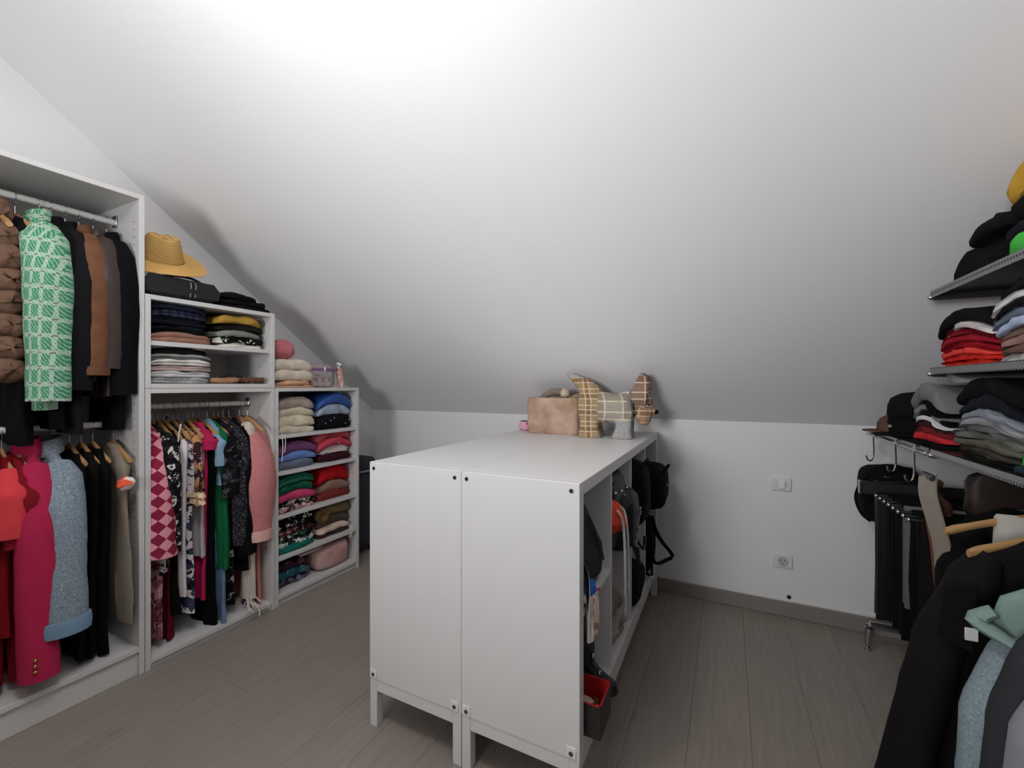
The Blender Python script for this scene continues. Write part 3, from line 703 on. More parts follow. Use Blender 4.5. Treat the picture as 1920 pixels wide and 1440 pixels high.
garment('dress', 'deep red sleeveless dress at the left edge on the lower rail', 'dress', RX, .535, ZR2, K('#8a1019'), .80, W=.165, neck=.11, sleeve=None, group=gd, hang='first wooden hanger on the lower rail, with the red dress', rz=R(-8), hs=.75)
garment('blouse', 'dark red blouse with coral short sleeve on the lower rail', 'blouse', RX, .572, ZR2, K('#7c0f18'), .62, W=.165, neck=.09, sleeve=.20, smat=K('#d8434a'), r0=.05, r1=.045, group=gd, hang='second wooden hanger on the lower rail, with coral blouse', rz=R(-8), dz=.09, hs=.75)
garment('dress', 'dark wine short sleeved dress before the pink blazer', 'dress', RX, .605, ZR2, K('#7e1420'), .80, W=.165, neck=.09, sleeve=.24, r0=.055, r1=.05, group=gd, hang='third wooden hanger on the lower rail, with wine dress', rz=R(-6), dz=.09, hs=.75)
M_PK = K('#b3284f', 'plain')
garment('blazer', 'raspberry pink blazer with gold cuff buttons on the lower rail', 'blazer', RX+.005, .638, ZR2, M_PK, .76, W=.175, T=.06, sleeve=.72, r0=.056, r1=.054, collar=(M_PK, .05), group=gd, hang='wooden hanger carrying the raspberry pink blazer', rz=R(-8), buttons=(.03, .05, .07), flare=.025)
M_DT = K('#86949f', 'tweed', '#687783', '#a9b5be')
garment('tweed_jacket', 'pale blue tweed jacket with turned-up denim cuffs', 'jacket', RX+.005, .695, ZR2, M_DT, .62, W=.175, T=.06, sleeve=.585, r0=.06, r1=.062, collar=(K('#8f9aa2', 'tweed', '#6c7880', '#bcc6cc'), .05), group=gd, hang='wooden hanger carrying the pale blue tweed jacket', rz=R(-5), cuff=(K('#7a98b0'), .05), flare=.035)
bl = [('black dress with silver sequins right of the blue tweed', K('#101014')), ('black long dress in the dark middle of the lower rail', K('#141216')), ('black evening dress beside the taupe skirt', K('#0f0f12'))]
for i, (lb, m) in enumerate(bl):
    tt = garment('dress', lb, 'dress', RX, .755+.036*i, ZR2, m, .80+.01*i, W=.165, T=.04, neck=.1, group=gd, hang=['first', 'second', 'third'][i]+' wooden hanger among the black dresses on lower rail', rz=R(-4), dz=.1, hs=.7)
    if i == 0:
        random.seed(4)
        for k in range(9): MB().ball((.166+random.uniform(-.008, .004), -.012+random.uniform(-.01, .012), -.13-.013*k+random.uniform(-.01, .01)), .0035, 7, 5).build('sequin', M_SILVER, tt)
M_TP = K('#8b8072', 'plain')
tt = garment('dress', 'taupe sleeveless dress nearest the right wardrobe side, lower rail', 'dress', RX+.03, .884, ZR2, M_TP, .72, W=.17, T=.03, neck=.05, drop=.09, hem=1.25, group=gd, hang='wooden hanger carrying the taupe dress', rz=R(-6), dz=.08, hs=.8)
g = MB().ball((0, 0, 0), (.03, .03, .026), 14, 9, lambda p: p+NV(p, 60)*.008)
o = g.build('flower_trim', fabric('#ef6448', 'floral', '#f4e4dc', '#ef5a3c', .9), tt); o.location = (.19, -.01, -.15)

# blouses on the middle rail
gb = 'blouses and trousers on the middle rail'; ZR3 = 1.115; HW = 'wooden hanger carrying the '
def low(name, label, cat, y, mat, L, **k):
    hg = k.pop('hang'); return garment(name, label, cat, RX+k.pop('dx', 0), y, ZR3, mat, L, group=gb, hang=(HW+hg) if hg else None, **k)
low('dress', 'long dusty mauve dress against the left side of the blouse wardrobe', 'dress', .962, K('#a08d84'), .95, W=.16, T=.03, neck=.05, hang='dusty mauve dress', drop=.075, rz=R(-3), hs=.8)
M_PP = K('#e39aa6', 'check', '#8c2540', scale=1.0)
low('tunic', 'pink and crimson diamond patterned tunic with wide sleeve', 'tunic', 1.0, K('#d79aa6', 'floral', '#9a2a48', '#efc4c8', 1.3), .60, W=.17, T=.045, sleeve=.5, smat=M_PP, hang='pink diamond tunic', r0=.045, r1=.055, rz=R(-2), flare=.01)
low('skirt', 'long plum and rose paisley skirt reaching the wardrobe floor', 'skirt', 1.012, K('#8a4a5c', 'floral', '#b98a94', '#5c2438', .9), .93, W=.16, T=.045, neck=.09, drop=.05, hang='rose paisley skirt', rz=R(-5), dz=.1, hs=.75)
low('shirt', 'black shirt with small white print and pale shoulder edge', 'shirt', 1.035, K('#1d1b1e', 'floral', '#242226', '#d8d4d0', 1.2), .66, W=.17, T=.045, sleeve=.5, hang='black shirt with white print', rz=R(-6), r1=.05)
low('trousers', 'burgundy velvet trousers hanging low behind the white ones', 'trousers', 1.06, K('#5e1024', 'plain'), .94, W=.13, T=.04, neck=.1, drop=.05, hang='burgundy trousers', rz=R(-4), dz=.12, bar=True)
low('dress', 'plain black dress beside the white strappy dress', 'dress', 1.083, K('#121114'), .84, W=.155, T=.04, neck=.1, hang='plain black dress', rz=R(-4), dz=.11)
low('dress', 'white strappy sundress with lilac bodice on the middle rail', 'dress', 1.108, K('#dcd4d6'), .72, W=.15, T=.035, neck=.12, drop=.03, hang='white strappy sundress', rz=R(-6), dz=.15, straps=.11, dx=.03)
M_MU = K('#3a3f58', 'floral', '#d6cfd0', '#17181f', .75)
low('dress', 'long blue, white and black swirl printed dress', 'dress', 1.138, M_MU, .86, W=.16, T=.045, neck=.1, hang='swirl printed dress', rz=R(-7), dz=.11, straps=.1, dx=.01)
tt = low('top', 'floral camisole with scalloped cream lace hem', 'top', 1.165, K('#3a2430', 'floral', '#c08a60', '#d8b0a0', .9), .34, W=.16, T=.05, neck=.11, drop=.04, hang='floral camisole with lace hem', rz=R(-9), dz=.12, dx=.035, hem=1.15)
for q in range(2):
    g = MB(); rings = []
    for zz, k in ((.03, 1.0), (0, 1.05)):
        rings.append([Vector((.185*k*math.cos(a), .038*k*math.sin(a)+(.006*math.sin(8*a) if zz == 0 else 0), -.31-q*.03+zz+(.008*abs(math.sin(6*a)) if zz == 0 else 0))) for a in [2*PI*j/48 for j in range(48)]])
    rings.append([p+Vector((0, 0, .002)) for p in rings[-1]]); g.loft(rings, cap=False)
    g.build('lace_hem', K('#e0c9a4', 'lace', '#a98c64', scale=1.4), tt)
low('trousers', 'pale grey linen trousers below the floral camisole', 'trousers', 1.19, K('#c8c4c4'), .62, W=.15, T=.04, neck=.1, hang='pale grey linen trousers', rz=R(-5), dz=.11)
low('blouse', 'crimson cap sleeved blouse with magenta skirt hem', 'blouse', 1.208, K('#c02858'), .86, W=.145, T=.04, neck=.09, sleeve=.06, hang='crimson cap sleeved blouse', rz=R(-5), dz=.08)
low('trousers', 'long black trousers left of the emerald dress', 'trousers', 1.235, K('#0e0f13'), .98, W=.175, T=.05, neck=.1, drop=.05, hang='long black trousers', rz=R(-5), dz=.11)
low('shirt', 'light blue washed denim shirt with short sleeve', 'shirt', 1.255, K('#90aec4', 'suede', '#6f92ae'), .32, W=.165, T=.022, sleeve=.15, hang='light blue denim shirt', rz=R(-2), dz=.075, r0=.032, r1=.03)
low('dress', 'emerald green dress on the middle rail', 'dress', 1.275, K('#13673f'), .73, W=.185, T=.05, neck=.07, hang='emerald green dress', rz=R(-4), dz=.08, hem=1.08)
low('jeans', 'faded blue flared jeans touching the wardrobe floor', 'jeans', 1.268, K('#7b93b4', 'suede', '#5d7696'), .955, W=.10, T=.035, neck=.09, drop=.04, hang='faded flared jeans', rz=R(-4), dz=.11, hem=1.95, dx=.01)
low('blouse', 'black lace blouse right of the emerald dress', 'blouse', 1.305, K('#17161a', 'floral', '#1f1e22', '#4b4a50', 1.3), .62, W=.17, T=.04, sleeve=.3, hang='black lace blouse', rz=R(-4))
low('dress', 'black dress with white leaf print on the lower half', 'dress', 1.328, K('#141417', 'floral', '#1b1b1e', '#a8a8a4', .9), .92, W=.165, T=.045, neck=.1, hang='black dress with leaf print', rz=R(-4), dz=.1)
low('cardigan', 'sparkling black and silver knitted cardigan', 'cardigan', 1.352, K('#2a2a30', 'tweed', '#141418', '#8d8d96'), .66, W=.17, T=.04, sleeve=.56, hang='sparkling knitted cardigan', rz=R(-4), r1=.036)
low('cardigan', 'plain black cardigan beside the pink fluffy sweater', 'cardigan', 1.382, K('#121216', 'knit'), .78, W=.175, T=.05, sleeve=.62, hang='plain black cardigan', rz=R(-4))
tt = low('scarf', 'cream woollen scarf with long fringe hanging to the wardrobe edge', 'scarf', 1.402, K('#d6cabc', 'knit'), .93, W=.05, T=.03, neck=.03, drop=.03, hang='cream fringed scarf', rz=0, dz=.09, dx=.13, hs=.6)
random.seed(6); g = MB()
for k in range(14):
    x0 = -.045+.09*k/13; g.tube([(x0, 0, -.9), (x0+random.uniform(-.01, .03), random.uniform(-.02, .02), -.94), (x0+.03+random.uniform(0, .06), random.uniform(-.05, .05), -.965), (x0+.07+random.uniform(-.02, .04), random.uniform(-.06, .06), -.985)], .0026, 5, smooth=4)
g.build('fringe', K('#e2d8cc'), tt)
low('sweater', 'fluffy salmon pink sweater with balloon sleeve at right end', 'sweater', 1.438, K('#dd8f90', 'fur', scale=1.6), .62, W=.18, T=.075, sleeve=.56, hang='fluffy salmon pink sweater', rz=R(-3), r0=.06, r1=.05, puff=.03, flare=.015, cuff=(K('#e8b8b0', 'knit'), .05))
low('dress', 'long rose pink dress behind the salmon fluffy sweater', 'dress', 1.462, K('#c9807f'), .97, W=.17, T=.04, neck=.08, hang='long rose pink dress', rz=R(-3), dz=.09)

# ------------------------------------------------------------------ island: things on top
def remesh(g, name, mats, pick, parent=None, vox=.008, smooth_it=6, loc=None):
    o = g.build(name, mats, parent, loc=loc)
    m = o.modifiers.new('r', 'REMESH'); m.mode = 'VOXEL'; m.voxel_size = vox
    s = o.modifiers.new('s', 'SMOOTH'); s.iterations = smooth_it; s.factor = .5
    dg = bpy.context.evaluated_depsgraph_get(); me = bpy.data.meshes.new_from_object(o.evaluated_get(dg))
    o.modifiers.clear(); old = o.data; o.data = me; bpy.data.meshes.remove(old); me.name = name
    me.materials.clear()
    for mm in mats: me.materials.append(mm)
    for p in me.polygons: p.material_index = pick(p.center) if pick else 0
    me.shade_smooth(); return o
M_PL1 = K('#a8916f', 'plaid', '#85603f', '#efdfc4', 1.0); M_PL2 = K('#aaa397', 'plaid', '#8f8573', '#ecdfc6', .62)
M_PL3 = K('#957c6c', 'plaid', '#7a5c4b', '#ead9c4', .7); M_GW = K('#a9a8a5', 'tweed', '#8b8b8a', '#c6c5c2')
t = thing('plush_dog', 'plaid and grey wool terrier dog doorstop standing on the island top', 'plush dog', (-.575, 2.26, ZT), R(3))
g = MB()
def oval(z, x0, x1, y0, y1, n=20, p=.6):
    return [Vector(((x0+x1)/2+(x1-x0)/2*math.copysign(abs(math.cos(a))**p, math.cos(a)), (y0+y1)/2+(y1-y0)/2*math.copysign(abs(math.sin(a))**p, math.sin(a)), z)) for a in [2*PI*k/n for k in range(n)]]
def ovx(x, z0, z1, hy, n=22, p=.75):
    return [Vector((x, hy*math.copysign(abs(math.cos(a))**p, math.cos(a)), (z0+z1)/2+(z1-z0)/2*math.copysign(abs(math.sin(a))**p, math.sin(a)))) for a in [2*PI*k/n for k in range(n)]]
g.loft([ovx(-.142, .11, .20, .045), ovx(-.136, .08, .235, .065), ovx(-.10, .075, .25, .075), ovx(-.02, .076, .238, .077), ovx(.05, .074, .230, .077), ovx(.10, .07, .236, .077), ovx(.135, .09, .235, .066), ovx(.148, .12, .22, .045)])
for ya_, yb_ in ((-.08, -.006), (.006, .08)):
    g.loft([oval(0, -.142, -.014, ya_, yb_), oval(.004, -.144, -.012, ya_, yb_), oval(.03, -.134, -.026, ya_+.004, yb_-.004), oval(.07, -.132, -.034, ya_+.006, yb_-.006), oval(.13, -.128, -.035, ya_+.01, yb_-.01)])
    g.loft([oval(0, .036, .142, ya_, yb_), oval(.004, .033, .144, ya_, yb_), oval(.03, .046, .136, ya_+.004, yb_-.004), oval(.06, .056, .138, ya_+.006, yb_-.006), oval(.13, .06, .138, ya_+.01, yb_-.01)])
def axis_loft(cs):
    rings = []
    for i, (c, r, ry) in enumerate(cs):
        c = Vector(c); d = (Vector(cs[min(i+1, len(cs)-1)][0])-Vector(cs[max(i-1, 0)][0])).normalized(); u = Vector((0, 1, 0)); w = d.cross(u).normalized()
        rings.append([c+u*math.cos(2*PI*k/18)*ry+w*math.sin(2*PI*k/18)*r for k in range(18)])
    g.loft(rings)
axis_loft([((-.075, 0, .19), .066, .066), ((-.088, 0, .235), .062, .055), ((-.112, 0, .268), .046, .044), ((-.158, 0, .303), .028, .026), ((-.205, 0, .334), .014, .013), ((-.216, 0, .342), .008, .008)])
axis_loft([((.10, 0, .19), .055, .055), ((.15, 0, .205), .046, .045), ((.19, 0, .20), .04, .04)])
remesh(g, 'body', [M_PL1, M_PL2, M_GW, K('#5e5b58', 'tweed')], lambda c: 2 if c.z > .312 else 0 if c.x < -.03 or c.z > .24 and c.x < .05 else (3 if c.x > .142 else (2 if c.z < .092 and c.x > .02 else 1)), t, .007)
g = MB()
axis_loft([((.185, 0, .245), .02, .03), ((.182, 0, .225), .043, .05), ((.186, 0, .18), .05, .056), ((.192, 0, .13), .045, .05), ((.192, 0, .09), .033, .04), ((.19, 0, .07), .02, .028)])
axis_loft([((.19, 0, .15), .035, .045), ((.225, 0, .143), .027, .034), ((.248, 0, .137), .014, .018)])
remesh(g, 'head', [M_PL3, K('#b08a6a', 'plaid', '#8a5f45', '#f0dec6', 1.0)], lambda c: 1 if c.z < .16 else 0, t, .006)
MB().ball((.253, 0, .138), (.012, .014, .012), 12, 8).build('nose', K('#26211f'), t)
for sy in (-1, 1):
    g = MB(); yy = sy*.05; ear = [(.132, .212), (.150, .278), (.176, .326), (.196, .334), (.214, .318), (.222, .276), (.212, .20), (.2, .165), (.165, .17)]
    n = len(ear); cx_, cz_ = .178, .24
    rings = [[Vector((cx_+(x_-cx_)*k, yy+sy*o_, cz_+(z_-cz_)*k)) for x_, z_ in ear] for o_, k in ((-.012, .86), (-.006, 1.0), (.006, 1.0), (.012, .86))]
    g.loft(rings)
    e = g.build('ear', M_PL3, t); e.rotation_euler = (R(-3*sy), 0, 0)
    MB().ball((.197, yy, .326), (.017, .009, .012), 12, 8).build('ear_tip', K('#6e6a67', 'tweed'), e)
MB().tube([(.125, -.062, .20), (.138, -.05, .236), (.146, 0, .252), (.138, .05, .236), (.125, .062, .20), (.135, .055, .15), (.15, 0, .135), (.135, -.055, .15), (.125, -.062, .20)], .011, 8, smooth=5).build('collar', K('#8b8986', 'tweed'), t)
for sy in (-1, 1): MB().ball((.222, sy*.038, .175), .006, 8, 6).build('eye', M_BLACKGLOSS, t)

t = thing('storage_basket', 'square brown plush basket on the island beside the plaid dog', 'basket', (-.885, 2.365, ZT))
M_PB = K('#a08069', 'suede', '#c6ab97', scale=.8)
hw, hd, hh = .158, .12, .203
def rr(z, k, w_=hw, d_=hd): return [Vector((w_*k*math.copysign(abs(math.cos(a))**.28, math.cos(a)), d_*k*math.copysign(abs(math.sin(a))**.28, math.sin(a)), z)) for a in [2*PI*j/40 for j in range(40)]]
rings = [rr(.0, .955), rr(.006, .985), rr(.02, 1.0), rr(.06, 1.0), rr(.1, 1.005), rr(.15, 1.0), rr(.185, .992), rr(.200, .975), rr(hh, .95), rr(.198, .92), rr(.17, .91), rr(.03, .90)]
rings = [[p+NV(p, 14)*.004 for p in r] for r in rings]
MB().loft(rings).build('shell', M_PB, t)
t = thing('plush_toy', 'grey brown plush loop with cream pompom poking out of the brown basket', 'plush toy', (-.86, 2.36, ZT+.0305))
MB().tube([(-.10, -.04, .03), (-.105, -.05, .15), (-.06, -.055, .195), (-.01, -.055, .205), (.03, -.05, .19), (.045, -.045, .12), (.04, -.04, .03)], .02, 12, smooth=6).build('loop', K('#8f8273', 'fur', scale=1.4), t)
MB().ball((.045, -.075, .198), .027, 18, 12, lambda p: p+NV(p, 70)*.003).build('pompom', K('#d8c4ae', 'fur', scale=1.4), t)
MB().tube([(.06, 0, .02), (.07, -.02, .15), (.10, -.02, .18), (.125, .0, .15), (.12, .02, .04)], .016, 10, smooth=6).build('arm', K('#b09a84', 'fur', scale=1.4), t)
MB().ball((0, .01, .07), (.09, .05, .068), 20, 12, lambda p: p+NV(p, 30)*.006).build('body', K('#8f8273', 'fur', scale=1.4), t)
t = thing('makeup_pouch', 'small pink pouch with dark dots left of the brown basket', 'pouch', (-1.105, 2.38, ZT+.0003))
o = pillow_mesh(.07, .07, .055, 8, p=3.4).build('pouch', K('#e6a8bc', 'dots', '#4c3844', scale=.7), t)
MB().tube([(-.03, -.0, .054), (0, 0, .058), (.03, 0, .054)], .003, 6, smooth=3).build('zip', M_DARKMETAL, t)

# ------------------------------------------------------------------ island: contents of the open side
def strapbag(name, label, loc, L, D, H, mat, rz=0, seed=1, p=4.5, straps=(), tilt=0, extra=None, am=.008):
    t = thing(name, label, 'bag', loc, rz); t.rotation_euler = (0, R(tilt), rz)
    pillow_mesh(L, D, H, seed, p=p, am=am).build('body', mat, t)
    for s in straps: MB().tube(s, .007, 8, smooth=6).build('strap', mat, t)
    if extra: extra(t)
    return t
zf, zs = LZ+.0385, LZ+IH/2+.0085
gi = 'bags in the island cubes'
t = strapbag('shoulder_bag', 'large dark grey soft bag in the nearest upper island cube', (-.54, 1.335, zs), .28, .33, .33, K('#37373b'), seed=51, p=6)
for v in t.children[0].data.vertices:
    u = min(1, max(0, (v.co.y+.14)/.28)); v.co.z *= 1-.72*max(0, u-.2)/.8
MB().tube([(.165, -.08, .26), (.172, -.03, .2), (.172, .03, .13), (.168, .08, .07)], .006, 8, flat=.5, smooth=5).build('strap', K('#55555a'), t)
o = fold_mesh(.2, .13, .07, 2, 61, messy=2.2).build('cap', K('#7c7a6c', 'plain'), None, loc=(XI-.015, 1.40, zs)); tag(o, 'olive grey cloth cap crumpled at the front of nearest upper cube', 'cap')
t = thing('hair_clip', 'bright blue hair scrunchie in front of the olive cap', 'scrunchie', (XI-.02, 1.285, zs+.0005))
MB().ball((0, 0, .026), (.025, .035, .026), 16, 10, lambda p: p+NV(p, 60)*.006).build('ruffle', K('#2f6fc4', 'plain'), t)
MB().tube([(.02, .02, .02), (.025, .04, .006), (.022, .055, .006)], .003, 6, smooth=3).build('ribbon', K('#c84a78'), t)
t = thing('scarf', 'pale pink and beige silk scarf hanging over the middle shelf edge', 'scarf', (XI, 1.262, zs))
g = MB(); rings = []
for z_, x_ in ((.012, -.08), (.02, -.03), (.012, .004), (-.02, .010), (-.06, .011), (-.095, .010)):
    rings.append([Vector((x_+.004*math.cos(a)+.003*math.sin(7*math.cos(a)), .05*math.cos(a), z_+.004*math.sin(a) if x_ < 0 else z_)) if x_ < 0 else Vector((x_+.005*math.sin(a)+.004*math.sin(6*math.cos(a)), .05*math.cos(a), z_)) for a in [2*PI*j/22 for j in range(22)]])
g.loft(rings).build('cloth', K('#d8bfae', 'floral', '#e8d8c8', '#b08f86', .7), t)
g = MB(); g.tube([(XI-.01, 1.198, .70), (XI+.004, 1.202, .66), (XI+.006, 1.205, .58), (XI+.006, 1.208, .47)], .006, 8, smooth=5)
o = g.build('beaded_strap', K('#242426', 'stripe', '#c9c9c9'), None); tag(o, 'black and white beaded strap hanging in the nearest island cube', 'strap')
# lower nearest cube
t = thing('shoe_box', 'open dark shoe box with red inside at the bottom of nearest cube', 'box', (XI-.08, 1.254, zf), 0)
bk_ = plain('box_dark', '#2a2423', .5); rd_ = plain('box_red', '#c01f24', .45)
def obox(t, L, D, H, th, mo, mi):
    for a0, a1, b0, b1 in ((-D/2, D/2, -L/2, -L/2+th), (-D/2, D/2, L/2-th, L/2), (-D/2, -D/2+th, -L/2+th, L/2-th), (D/2-th, D/2, -L/2+th, L/2-th)):
        MB().box(a0, a1, b0, b1, 0, H, .0005).build('box_wall', mo, t, False)
    MB().box(-D/2+th, D/2-th, -L/2+th, L/2-th, 0, .003, 0).build('box_floor', mi, t, False)
    g = MB(); e = .0006
    for a0, a1, b0, b1 in ((-D/2+th, D/2-th, -L/2+th, -L/2+th+e), (-D/2+th, D/2-th, L/2-th-e, L/2-th), (-D/2+th, -D/2+th+e, -L/2+th, L/2-th), (D/2-th-e, D/2-th, -L/2+th, L/2-th)): g.box(a0, a1, b0, b1, .003, H+.001, 0)
    for a0, a1, b0, b1 in ((-D/2, D/2, -L/2, -L/2+th), (-D/2, D/2, L/2-th, L/2), (-D/2, -D/2+th, -L/2, L/2), (D/2-th, D/2, -L/2, L/2)): g.box(a0, a1, b0, b1, H, H+.0015, 0)
    g.build('lining', mi, t, False)
obox(t, .122, .25, .094, .004, bk_, rd_)
t2_ = thing('shoe', 'beige shoe with gold buckle lying in the red lined box', 'shoe', (XI-.06, 1.235, zf+.004))
pillow_mesh(.06, .2, .075, 63, p=2.6).build('upper', plain('beige_leather', '#cfae98', .4), t2_)
MB().tube([(.07, -.02, .07), (.085, 0, .075), (.07, .02, .07)], .004, 6, smooth=3).build('buckle', M_GOLD, t2_)
t = thing('shoe_box', 'grey lidded shoe box standing behind the red lined box', 'box', (XI-.16, 1.295, zf), 0)
MB().box(-.10, .10, -.075, .075, 0, .27, .002).build('box_body', plain('box_grey', '#5d5d5e', .6), t, False)
MB().box(-.103, .103, -.078, .078, .235, .274, .002).build('lid', plain('box_grey2', '#666667', .6), t, False)
t = thing('shoe_box', 'tall black box with dark red lid edge in the nearest lower cube', 'box', (XI-.15, 1.445, zf), 0)
MB().box(-.12, .09, -.06, .06, 0, .29, .002).build('box_body', plain('box_black', '#232326', .5), t, False)
MB().box(-.123, .093, -.063, .063, .262, .305, .002).build('lid', plain('box_wine', '#571c26', .5), t, False)
t = thing('ankle_boot', 'black patent ankle boot with silver buckles by the red lined box', 'boot', (XI-.03, 1.40, zf+.0005))
g = MB(); rings = []
for z_, x0, x1, hy in ((0, -.10, .075, .032), (.01, -.1, .078, .034), (.03, -.1, .07, .034), (.05, -.1, .03, .033), (.08, -.098, -.005, .032), (.14, -.1, -.012, .034), (.17, -.1, -.01, .034)): rings.append(oval(z_, x0, x1, -hy, hy, p=.8))
g.loft(rings).build('upper', M_BLACKGLOSS, t)
for z_ in (.06, .11): MB().ball((-.002 if z_ > .1 else .02, -.012, z_), (.006, .011, .009), 10, 6).build('buckle', M_CHROME, t)
# second cube
def studs(t):
    random.seed(2)
    for k in range(5): MB().ball((.146+random.uniform(-.003, .003), -.11+.052*k, .24+random.uniform(-.05, .02)), .006, 8, 6).build('stud', M_SILVER, t)
    MB().tube([(.148, -.04, .15), (.150, .06, .185)], .0028, 6).build('zip', M_CHROME, t)
strapbag('handbag', 'black studded leather handbag in the second upper island cube', (-.52, 1.705, .557), .31, .29, .32, M_BLACKGLOSS, seed=52, extra=studs, straps=[[(.1, -.1, .23), (.13, -.08, .28), (.13, .05, .26), (.1, .1, .2)]])
t = thing('drawstring_bag', 'orange red drawstring pouch poking out of the second island cube', 'bag', (XI-.035, 1.59, .665))
g = MB().ball((0, 0, .06), (.06, .055, .07), 22, 14, lambda p: p+NV(p, 22)*.022)
g.build('pouch', K('#ee5340', 'plain'), t)
for y_, l in ((-.045, .31), (.01, .26)):
    c = MB().tube([(.045, y_, .10), (.062, y_+.005, .07), (.07, y_+.012, -.02), (.072, y_+.012, -l*.6), (.07, y_+.02, -l+.05)], .005, 8, smooth=6).build('cord', K('#c9c6c2', 'stripe', '#f0eeea', scale=2), t)
    MB().tube([(.07, y_+.02, -l+.05), (.07, y_+.021, -l+.022)], [.0055, .002], 8).build('cord_tip', M_SILVER, c)
def buckles(t):
    for q in ((.092, -.05, .05), (.095, .02, .16), (.094, -.02, .09)): 
        r = MB(); r.tube([(q[0], q[1]+.012*math.cos(a), q[2]+.016*math.sin(a)) for a in [2*PI*i/14 for i in range(15)]], .0024, 6); r.build('buckle', M_CHROME, t)
strapbag('belt_bag', 'black belt bag with metal buckles hanging between second and third cube', (XI-.055, 1.82, .53), .22, .18, .26, M_BLACKGLOSS, seed=53, p=3.2, extra=buckles, straps=[[(.07, -.1, .1), (.1, -.09, .02), (.105, -.06, -.03), (.09, -.02, .02)], [(.07, .02, .05), (.1, .06, -.01), (.1, .1, .03)]], am=.016)
o = fold_mesh(.2, .2, .09, 2, 66, messy=2.4).build('slippers', K('#a19d95', 'suede', '#8a867e'), None, loc=(XI-.004, 1.68, zf)); tag(o, 'grey beige felt slippers at the bottom of the second island cube', 'slippers')
o = fold_mesh(.16, .2, .09, 1, 67, messy=2.6).build('slippers', K('#8d8a80', 'suede', '#77746a'), None, loc=(XI-.012, 1.70, zf+.0835)); tag(o, 'crumpled grey cloth pouch on top of the felt slippers', 'pouch'); o.name = 'cloth_pouch'
# third and fourth cubes
strapbag('handbag', 'tall black handbag in the upper third island cube', (-.46, 2.06, .56), .24, .27, .3, M_BLACK, seed=54, p=4, straps=[[(.1, -.07, .27), (.125, -.05, .305), (.125, .03, .305), (.1, .06, .27)]])
strapbag('clutch', 'black clutch bag low in the third island cube', (-.45, 2.05, zf), .26, .2, .17, M_BLACK, seed=55, p=3.4)
strapbag('backpack', 'black backpack bulging out at the far end of the island', (XI-.035, 2.395, .56), .26, .24, .24, M_BLACK, seed=56, p=3.4, straps=[[(.09, -.09, .19), (.122, -.07, .235), (.124, -.02, .235), (.10, .04, .19)]], extra=lambda t: MB().ball((.115, -.02, .13), .007, 8, 6).build('stud', M_CHROME, t))
t = thing('strap_bundle', 'looped black bag straps hanging below the backpack at island end', 'straps', (XI, 2.41, .30))
MB().tube([(.02, -.15, .25), (.03, -.10, .17), (.05, .02, .07), (.09, .12, -.03), (.06, .08, -.05), (.03, -.06, -.02), (.015, -.14, .05)], .014, 8, flat=.5, smooth=6).build('loop', M_BLACK, t)
MB().tube([(.01, -.15, .24), (.02, -.14, .1), (.02, -.13, -.06)], .012, 8, flat=.5, smooth=6).build('tail', M_BLACK, t)
strapbag('shoulder_bag', 'black soft shoulder bag low in the last island cube', (-.46, 2.40, zf), .28, .22, .3, M_BLACK, seed=58, p=3.6)
t = thing('umbrella', 'thin black umbrella with white tip at the far island end', 'umbrella', (XI-.10, 2.27, .255))
MB().tube([(-.1, 0, .07), (.02, 0, .03), (.115, 0, -.012)], [.016, .014, .006], 10).build('canopy', M_BLACK, t)
MB().tube([(.115, 0, -.012), (.135, 0, -.02)], .005, 8).build('tip', M_PLASTIC, t)

# ------------------------------------------------------------------ metal shelving rack on the right
XS, XB = .60, 1.02
t = RACK = thing('shelving_rack', 'grey metal clothes rack with perforated shelves along the right wall', 'rack', (XB, 1.6, 0)); ox, oy = XB, 1.6
gp = NG('perforated_lip', .35, .9, .4); x = gp.xyz(); h1 = gp.stripe(x[1], .012, .006); v1 = gp.stripe(x[2], .022, .006, .38)
gp.color(gp.mix(gp.math('MULTIPLY', h1, v1), lin('#a2a2a4'), lin('#2a2a2c')))
MB().box(0, 0, 0, 0, 0, 0, 0)
for y_ in (2.50, 1.90, .72):
    z1_ = min(1.72, ZK+TA*(YB-y_)-.03)
    MB().box(.0, .028, y_-oy-.014, y_-oy+.014, .125, z1_, .002).build('post', M_DARKMETAL, t, False)
    f = MB().tube([(.012, y_-oy, .115), (-.40, y_-oy, .115), (-.43, y_-oy, .108), (-.44, y_-oy, .08), (-.444, y_-oy, .02)], [.016, .017, .017, .016, .013], 10, smooth=4).build('foot', M_CHROME, t)
    MB().lathe([(.014, -.008), (.016, -.006), (.016, .004), (.007, .008), (.007, .02)], 14, None, -.444, y_-oy).build('leveller', M_CHROME, f).location.z = .0085
    f2 = MB().tube([(.012, y_-oy, .13), (.012, y_-oy, .0)], .012, 8).build('rear_foot', M_CHROME, t)
def deck(y0, y1, z):
    d = MB().box(XS-ox+.002, .0, y0-oy, y1-oy, z-.006, z-.001, 0).build('shelf', M_DARKMETAL, t, False)
    MB().box(XS-ox-.002, XS-ox+.001, y0-oy, y1-oy, z-.020, z+.003, .0008).build('front_lip', gp.m, d, False)
    for yy in (y0, y1): MB().box(XS-ox+.004, .0, yy-oy-.004, yy-oy+.004, z-.028, z-.0065, .001).build('bracket', M_DARKMETAL, d, False)
    MB().ball((XS-ox-.002, y1-oy, z-.018), .008, 10, 7).build('end_cap', M_CHROME, d)
deck(.62, 1.885, 1.52); deck(.62, 1.89, 1.268); deck(.62, 1.885, 1.0); deck(1.902, 2.56, 1.0)
MB().tube([(XS-ox-.008, 1.9-oy, .985), (XS-ox-.008, 2.57-oy, .985)], .007, 10).build('front_rail', M_CHROME, t)
RXR, RZR = .75, .935
